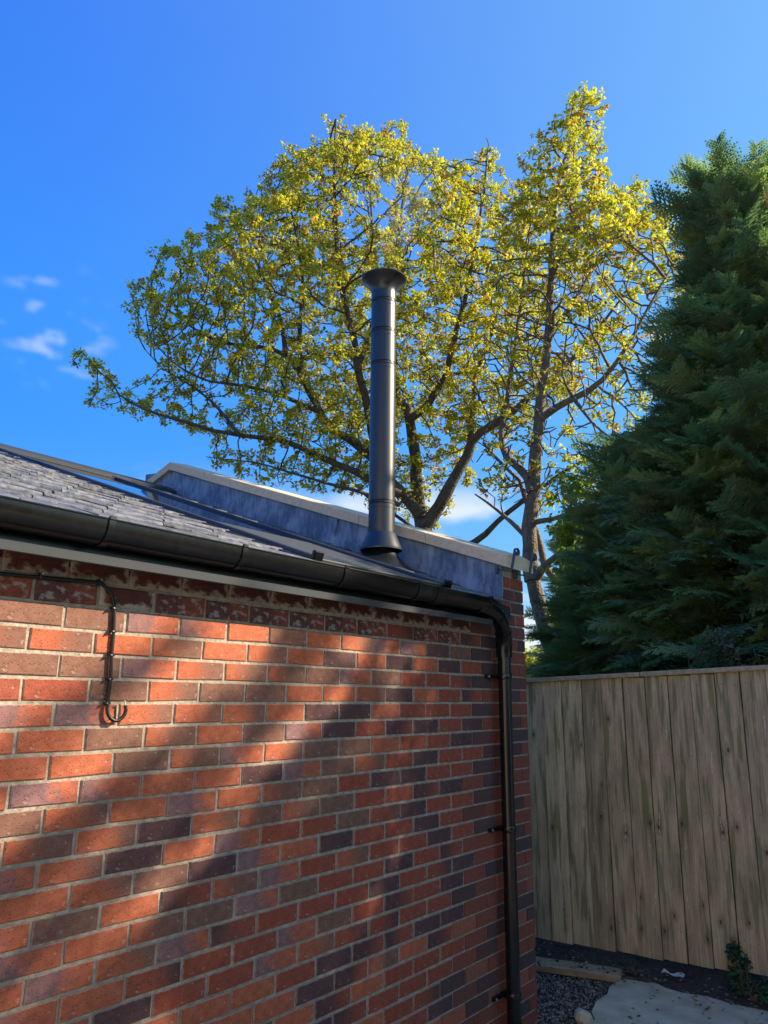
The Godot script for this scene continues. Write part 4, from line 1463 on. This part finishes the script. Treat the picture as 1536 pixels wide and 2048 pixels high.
func broad_tree(label: String, limbs: Array, crown: Array, depth: float, number: int, thick: float, sd: int, thin_below: float, bark: Material, leafy: float, kill: float) -> void:
	var base: Vector3 = limbs[0][2][0]
	base.y = 0.0
	var tree := thing("broadleaf_tree", base, label, "tree", "broad-leaved trees behind the building")
	var r := RandomNumberGenerator.new()
	r.seed = sd + 100
	var wood := Shape.new()
	var k := 0
	for l in limbs:
		var way: Array = l[2].duplicate()
		var r0: float = l[0]
		if k == 0:
			way.push_front(Vector3(way[0].x, 0.5, way[0].z))
			way.push_front(Vector3(way[0].x, -0.1, way[0].z))
		var pts := resample(way, 0.25)
		var radii := []
		for i in pts.size():
			var u := float(i) / (pts.size() - 1)
			radii.append(lerpf(r0, l[1], pow(u, 0.75)) * (1.0 + 0.05 * sin(i * 1.9 + k)) + (0.05 * exp(-u * 9.0) if k == 0 else 0.0))
			if i > 0 and i < pts.size() - 1:
				pts[i] += Vector3(r.randf() - 0.5, r.randf() - 0.5, r.randf() - 0.5) * minf(0.05, radii[i] * 0.35)
		wood.tube(pts, radii, 10 if r0 > 0.07 else 7)
		k += 1
	part(tree, "trunk", wood.mesh(), bark)
	var g := grow(limbs, crown, depth, number, thick, sd, thin_below, kill)
	var pos: Array = g[0]
	var parent: Array = g[1]
	var tips: Array = g[2]
	var first: int = g[3]
	var twigs := Shape.new()
	var places := [[], [], []]
	var tints := [[], [], []]
	for i in range(first, pos.size()):
		var p: int = parent[i]
		var ra := minf(0.0056 * sqrt(tips[i]) + 0.0022, 0.05)
		var rb := minf(0.0056 * sqrt(tips[p]) + 0.0022, ra * 1.35)
		twigs.tube([pos[p], pos[i]], [rb, ra], 4 if ra < 0.012 else 5, false)
		var sparse: bool = (pos[i] as Vector3).y < thin_below and r.randf() > 0.30
		if tips[i] <= 4 and not sparse and r.randf() < leafy:
			for c in (4 if tips[i] == 1 else 1):
				var v := r.randi_range(0, 2)
				var q: Vector3 = pos[i] + Vector3(r.randf() - 0.5, r.randf() - 0.4, r.randf() - 0.5) * 0.17
				var b := Basis.from_euler(Vector3(r.randf_range(-0.6, 0.6), r.randf() * TAU, r.randf_range(-0.6, 0.6))) * r.randf_range(0.75, 1.3)
				places[v].append(Transform3D(b, q))
				var w := r.randf()
				var col := Color(0.76, 0.68, 0.070).lerp(Color(0.42, 0.46, 0.060), w)
				if r.randf() < 0.13:
					col = Color(0.55, 0.36, 0.08)
				tints[v].append(col * r.randf_range(0.8, 1.2))
	part(tree, "branches", twigs.mesh(), bark)
	var total := 0
	for v in 3:
		var o := many(tree, "crown", leaf_cluster([8, 7, 10][v], 0.078, 900 + v), M.spring_leaf, places[v], tints[v])
		o.set_meta("kind", "stuff")
		total += places[v].size()


func big_trees() -> void:
	broad_tree("large spreading tree with yellow-green spring leaves behind the flue", LIMBS_A, CROWN_A, 13.5, 7800, 2.9, 51, 4.2, M.bark, 0.80, 0.034)
	broad_tree("taller slender tree with pale leaning trunk beside the conifers, half in leaf", LIMBS_B, CROWN_B, 10.5, 4200, 1.9, 52, 7.9, M.pale_bark, 0.74, 0.022)


# ---------------------------------------------------------------- conifers

# a feathery spray one metre long that grows along +z
func spray(sd: int) -> ArrayMesh:
	var r := RandomNumberGenerator.new()
	r.seed = sd
	var s := Shape.new()
	var stem := func(u: float) -> Vector3: return Vector3(0.04 * sin(u * 3.0 + sd), 0.20 * u - 0.34 * u * u, u)
	var strip := func(a: Vector3, b: Vector3, w: float) -> void:
		var d := (b - a).normalized()
		var side := d.cross(Vector3(r.randf() - 0.5, 1.0, r.randf() - 0.5)).normalized() * w
		s.tri(a - side, a + side, b)
	for i in 10:
		strip.call(stem.call(i / 10.0), stem.call((i + 1.6) / 10.0), 0.010)
	for i in 20:
		var u := 0.06 + 0.92 * i / 20.0
		for e in [-1.0, 1.0]:
			var a: Vector3 = stem.call(u + 0.02 * e)
			var l := (0.36 * (1.0 - 0.72 * u) + 0.05) * r.randf_range(0.75, 1.2)
			var d := Vector3(e * 0.80, r.randf_range(-0.25, 0.28), 0.78).normalized()
			var b := a + d * l + Vector3(0, -0.22 * l, 0.10 * l)
			strip.call(a, b, 0.011)
			for k in 5:
				var t := 0.14 + 0.18 * k
				var c := a.lerp(b, t)
				for q in [-1.0, 1.0]:
					var dd: Vector3 = (d + d.cross(Vector3.UP) * q * 0.75 + Vector3(0, r.randf_range(-0.35, 0.2), 0.1)).normalized()
					strip.call(c, c + dd * l * 0.42 * (1.15 - t) + Vector3(0, -0.05 * l, 0), 0.0105)
	return s.mesh()


var sprays := []


func conifer(label: String, foot: Vector3, profile: Array, number: int, size: float, sd: int, group: String, ragged := false) -> void:
	var tree := thing("conifer", foot, label, "conifer", group)
	var r := RandomNumberGenerator.new()
	r.seed = sd
	var top: float = profile[profile.size() - 1][0]
	var radius := func(h: float) -> float:
		for i in profile.size() - 1:
			if h <= profile[i + 1][0]:
				return lerpf(profile[i][1], profile[i + 1][1], (h - profile[i][0]) / (profile[i + 1][0] - profile[i][0]))
		return 0.0
	var wood := Shape.new()
	var pts := []
	var radii := []
	for i in 13:
		var u := i / 12.0
		pts.append(foot + Vector3(0.06 * sin(u * 4.0), u * top * 0.98, 0.05 * cos(u * 5.0)))
		radii.append(lerpf(0.15, 0.012, u))
	wood.tube(pts, radii, 8)
	part(tree, "trunk", wood.mesh(), M.bark)
	var limbs := Shape.new()
	var bumpy := noise(0.9, sd)
	var places := [[], []]
	var tints := [[], []]
	var n := 0
	var guard := 0
	while n < number and guard < number * 30:
		guard += 1
		var h := r.randf_range(0.15, top)
		var rad: float = radius.call(h)
		if r.randf() > (rad + 0.25) / (profile[0][1] + 0.25):
			continue
		var a := r.randf() * TAU
		var out := Vector3(cos(a), 0, sin(a))
		var clump := 1.0 + 0.42 * bumpy.get_noise_3d(out.x * 2.2, h * 1.3, out.z * 2.2)
		var inner := r.randf()
		var f := clampf(clump * (1.0 - 0.62 * inner * inner), 0.05, 1.35)
		var l := size * r.randf_range(0.65, 1.25) * (1.65 if r.randf() < 0.06 else 1.0)
		var root := foot + out * maxf(rad * f - l * 0.75, 0.03) + Vector3(0, h - 0.12 * l, 0)
		var rise := lerpf(0.10, 0.95, pow(h / top, 2.0)) + r.randf_range(-0.3, 0.3)
		var d := (out.rotated(Vector3.UP, r.randf_range(-0.65, 0.65)) + Vector3.UP * rise).normalized()
		var x := Vector3.UP.cross(d).normalized().rotated(d, r.randf_range(-0.8, 0.8))
		if ragged and h > top * 0.58 and r.randf() < 0.8:    # long loose shoots along the row
			d = Vector3(r.randf_range(-0.22, 0.22), r.randf_range(-0.15, 0.30), 1.0 if r.randf() < 0.5 else -1.0).normalized()
			x = Vector3.UP.cross(d).normalized().rotated(d, r.randf_range(-0.3, 0.3))
			l *= 2.0
			root = foot + Vector3(r.randf_range(-0.6, 0.6) * rad, h, r.randf_range(-0.3, 0.3))
		var v := r.randi_range(0, 1)
		places[v].append(Transform3D(Basis(x * (0.45 if ragged else 1.0), d.cross(x), d) * l, root))
		var w := r.randf()
		var col := Color(0.135, 0.220, 0.110).lerp(Color(0.42, 0.50, 0.19), w * w)
		if r.randf() < 0.025:
			col = Color(0.20, 0.16, 0.09)
		tints[v].append(col)
		if n % 9 == 0:
			limbs.tube([foot + Vector3(0, h - 0.3, 0), root, root + d * l * 0.3], [0.022, 0.010, 0.004], 5, false)
		n += 1
	part(tree, "branches", limbs.mesh(), M.bark)
	for v in 2:
		var o := many(tree, "foliage", sprays[v], M.needles, places[v], tints[v])
		o.set_meta("kind", "stuff")


func conifers() -> void:
	sprays = [spray(1), spray(2)]
	var group := "row of conifers beyond the fence"
	conifer("tallest dark green conifer behind the fence, at the right edge", Vector3(6.98, 0, 0.78), [[0.0, 2.0], [2.6, 1.80], [3.6, 1.48], [4.6, 1.10], [5.8, 0.78], [6.5, 0.56], [6.9, 0.36], [7.1, 0.20], [7.25, 0.05]], 5200, 0.66, 201, group)
	conifer("lower bushy conifer between the pale trunk and the tallest conifer", Vector3(7.15, 0, -0.62), [[0.0, 1.25], [2.4, 1.15], [3.3, 0.85], [4.0, 0.4], [4.6, 0.03]], 2800, 0.50, 202, group)
	conifer("small far conifer half hidden behind the pale leaning trunk", Vector3(9.75, 0, -2.55), [[0.0, 0.55], [2.2, 0.5], [3.4, 0.35], [4.3, 0.03]], 800, 0.5, 203, group)
	var row := [[Vector3(6.7, 0, 2.75), 5.9], [Vector3(6.75, 0, 4.05), 5.6], [Vector3(6.6, 0, 5.3), 6.1], [Vector3(6.7, 0, 6.55), 6.6], [Vector3(6.65, 0, 7.8), 7.0], [Vector3(6.7, 0, 9.1), 7.5]]
	for i in row.size():
		var t: float = row[i][1]
		conifer("conifer of the row beyond the fence, outside the right edge", row[i][0], [[0.0, 1.15], [t * 0.5, 1.0], [t * (0.72 if i > 1 else 0.8), 0.62 if i > 1 else 0.85], [t * (0.88 if i > 1 else 0.94), 0.30 if i > 1 else 0.45], [t, 0.03]], [2400, 1900, 400, 290, 250, 230][i], 0.55, 210 + i, "conifer row right of the view", i > 1)


# ---------------------------------------------------------------- shrubs, weeds, far house

func leafy(called: String, label: String, category: String, base: Vector3, blobs: Array, size: float, per: int, leaf_m: ArrayMesh, colours: Array, sd: int, stems: int) -> void:
	var t := thing(called, base, label, category)
	var r := RandomNumberGenerator.new()
	r.seed = sd
	var wood := Shape.new()
	var places := []
	var tints := []
	for b in blobs:
		var c: Vector3 = b[0]
		for i in stems:
			var e: Vector3 = c + Vector3(r.randf() - 0.5, r.randf() - 0.3, r.randf() - 0.5) * b[1] * 1.6
			wood.tube([base + Vector3(r.randf() - 0.5, 0, r.randf() - 0.5) * 0.1, base.lerp(e, 0.5) + Vector3(r.randf() - 0.5, 0.2, r.randf() - 0.5) * 0.2 * b[1], e], [0.006 + 0.012 * b[1], 0.004 + 0.006 * b[1], 0.002], 5, false)
		for i in int(per * b[2]):
			var q := Vector3(r.randfn(), r.randfn(), r.randfn()) * 0.5
			places.append(Transform3D(Basis.from_euler(Vector3(r.randf_range(-0.7, 0.7), r.randf() * TAU, r.randf_range(-0.7, 0.7))) * size * r.randf_range(0.7, 1.3), c + q * b[1]))
			var col: Color = colours[0].lerp(colours[1], r.randf())
			tints.append(col)
	part(t, "stems", wood.mesh(), M.bark)
	var o := many(t, "leaves", leaf_m, M.green_leaf, places, tints)
	o.set_meta("kind", "stuff")


func shrubs() -> void:
	var five := leaf_cluster(6, 1.0, 31)
	leafy("elder_bush", "bright green leafy bush catching the sun beside the pale trunk", "bush", Vector3(8.22, 0, -1.70), [[Vector3(8.11, 4.61, -1.83), 0.26, 0.6], [Vector3(8.22, 4.09, -1.69), 0.36, 1.0], [Vector3(8.29, 3.62, -1.61), 0.36, 0.8], [Vector3(8.12, 3.48, -1.82), 0.34, 0.8], [Vector3(8.35, 4.86, -1.53), 0.24, 0.4], [Vector3(8.05, 3.95, -1.91), 0.25, 0.5]], 0.085, 170, five, [Color(0.20, 0.30, 0.05), Color(0.42, 0.48, 0.09)], 41, 5)
	leafy("yellow_bush", "yellow-leaved bush showing between the brick corner and the pale trunk", "bush", Vector3(10.45, 0, -3.9), [[Vector3(10.5, 2.30, -3.85), 0.30, 1.3], [Vector3(10.45, 1.7, -4.0), 0.5, 1.0], [Vector3(10.62, 2.2, -3.5), 0.2, 0.4]], 0.075, 260, five, [Color(0.70, 0.62, 0.08), Color(0.48, 0.52, 0.09)], 42, 8)
	leafy("bramble_bush", "dull blue-green bramble leaves showing just above the fence top", "bush", Vector3(4.75, 0, 0.66), [[Vector3(4.80, 2.06, 0.60), 0.17, 0.6], [Vector3(4.78, 1.95, 0.85), 0.17, 0.5], [Vector3(4.85, 2.2, 0.70), 0.11, 0.25]], 0.045, 90, five, [Color(0.075, 0.115, 0.07), Color(0.13, 0.17, 0.10)], 43, 8)
	leafy("weed_plant", "low green weed growing out of the soil at the fence foot", "weed", Vector3(4.03, 0.07, 0.86), [[Vector3(4.02, 0.14, 0.84), 0.075, 0.6], [Vector3(4.0, 0.12, 0.97), 0.07, 0.5], [Vector3(4.05, 0.22, 0.83), 0.05, 0.25]], 0.030, 60, five, [Color(0.03, 0.095, 0.03), Color(0.06, 0.15, 0.05)], 44, 7)
	leafy("ivy_sprig", "dark green ivy sprig climbing low on the fence boards", "ivy", Vector3(4.07, 0.12, 0.79), [[Vector3(4.085, 0.30, 0.78), 0.030, 0.35], [Vector3(4.085, 0.24, 0.83), 0.028, 0.30]], 0.034, 40, five, [Color(0.015, 0.07, 0.035), Color(0.03, 0.10, 0.05)], 45, 3)
	leafy("creeping_weed", "tiny straggling weed in the soil beside the plank", "weed", Vector3(3.98, 0.08, 0.20), [[Vector3(3.98, 0.10, 0.20), 0.05, 0.4], [Vector3(3.97, 0.09, 0.10), 0.04, 0.25]], 0.016, 50, five, [Color(0.03, 0.06, 0.02), Color(0.06, 0.09, 0.04)], 46, 5)


func far_house() -> void:
	var h := thing("far_house", Vector3(36.6, 0, -16.6), "pale far-off bungalow roof between the brick corner and the pale trunk", "house")
	var s := Shape.new()
	s.box(Transform3D(Basis(), Vector3(36.6, 1.15, -16.6)), Vector3(5.0, 2.3, 8.0))
	var w := part(h, "wall", s.mesh(), M.far_wall)
	var r := Shape.new()
	r.along_x([Vector2(-20.9, 2.2), Vector2(-16.6, 3.75), Vector2(-12.3, 2.2)], 33.9, 39.3)
	part(h, "roof", r.mesh(), M.far_tiles)
	for z in [-19.0, -14.5]:
		var f := Shape.new()
		f.box(Transform3D(Basis(), Vector3(34.08, 1.3, z)), Vector3(0.08, 1.1, 1.6))
		var o := part(h, "window", f.mesh(), M.paper)
		var g := Shape.new()
		g.box(Transform3D(Basis(), Vector3(34.03, 1.3, z)), Vector3(0.03, 0.95, 1.4))
		part(o, "pane", g.mesh(), M.dark_inside)


# unseen hedge, added behind the viewpoint to hide low sky and darken the gutter reflection
func added_hedge() -> void:
	var t := thing("added_hedge", Vector3(-3.5, 0, 7.0), "added unseen green hedge behind the viewpoint, screening low sky from the gutter", "hedge")
	var r := RandomNumberGenerator.new()
	r.seed = 77
	var core := Shape.new()
	core.box(Transform3D(Basis(), Vector3(-3.5, 1.05, 7.0)), Vector3(12.6, 2.1, 0.7), 0.1)
	part(t, "inner_twigs", core.mesh(), M.soil)
	var places := []
	var tints := []
	for i in 2600:
		places.append(Transform3D(Basis.from_euler(Vector3(r.randf() * 6, r.randf() * 6, r.randf() * 6)) * r.randf_range(0.10, 0.2), Vector3(r.randf_range(-10.0, 3.0), r.randf_range(0.05, 2.35), 7.0 - r.randf_range(0.3, 0.55))))
		tints.append(Color(0.06, 0.10, 0.03).lerp(Color(0.12, 0.17, 0.05), r.randf()))
	var o := many(t, "leaves", leaf_cluster(6, 1.0, 32), M.green_leaf, places, tints)
	o.set_meta("kind", "stuff")


# unseen pale house added as a bounce surface, left of and behind the viewpoint: its sunlit wall throws warm light on the fence, the coping and the conifers
func added_house() -> void:
	var h := thing("added_fill_house", Vector3(-9.6, 0, 5.0), "added unseen cream house behind the viewpoint, bouncing warm light into the yard", "house")
	var s := Shape.new()
	s.box(Transform3D(Basis(), Vector3(-9.6, 2.9, 5.0)), Vector3(6.6, 5.8, 10.4), 0.01)
	part(h, "wall", s.mesh(), M.render)
	var r := Shape.new()
	r.along_x([Vector2(-0.6, 5.7), Vector2(5.0, 8.4), Vector2(10.6, 5.7)], -13.2, -6.05)
	part(h, "roof", r.mesh(), M.slate_1)
	for q in [[2.2, 4.2], [5.0, 4.2], [7.8, 4.2], [2.2, 1.4], [7.8, 1.4]]:
		var f := Shape.new()
		f.box(Transform3D(Basis(), Vector3(-6.28, q[1], q[0])), Vector3(0.08, 1.2, 1.3), 0.01)
		var o := part(h, "window", f.mesh(), M.paper)
		for e in [-0.3, 0.3]:
			var g := Shape.new()
			g.box(Transform3D(Basis(), Vector3(-6.235, q[1], q[0] + e)), Vector3(0.02, 1.04, 0.52))
			part(o, "pane", g.mesh(), M.dark_inside)
	var d := Shape.new()
	d.box(Transform3D(Basis(), Vector3(-6.27, 1.05, 5.0)), Vector3(0.08, 2.1, 0.95), 0.01)
	part(h, "door", d.mesh(), M.anthracite)
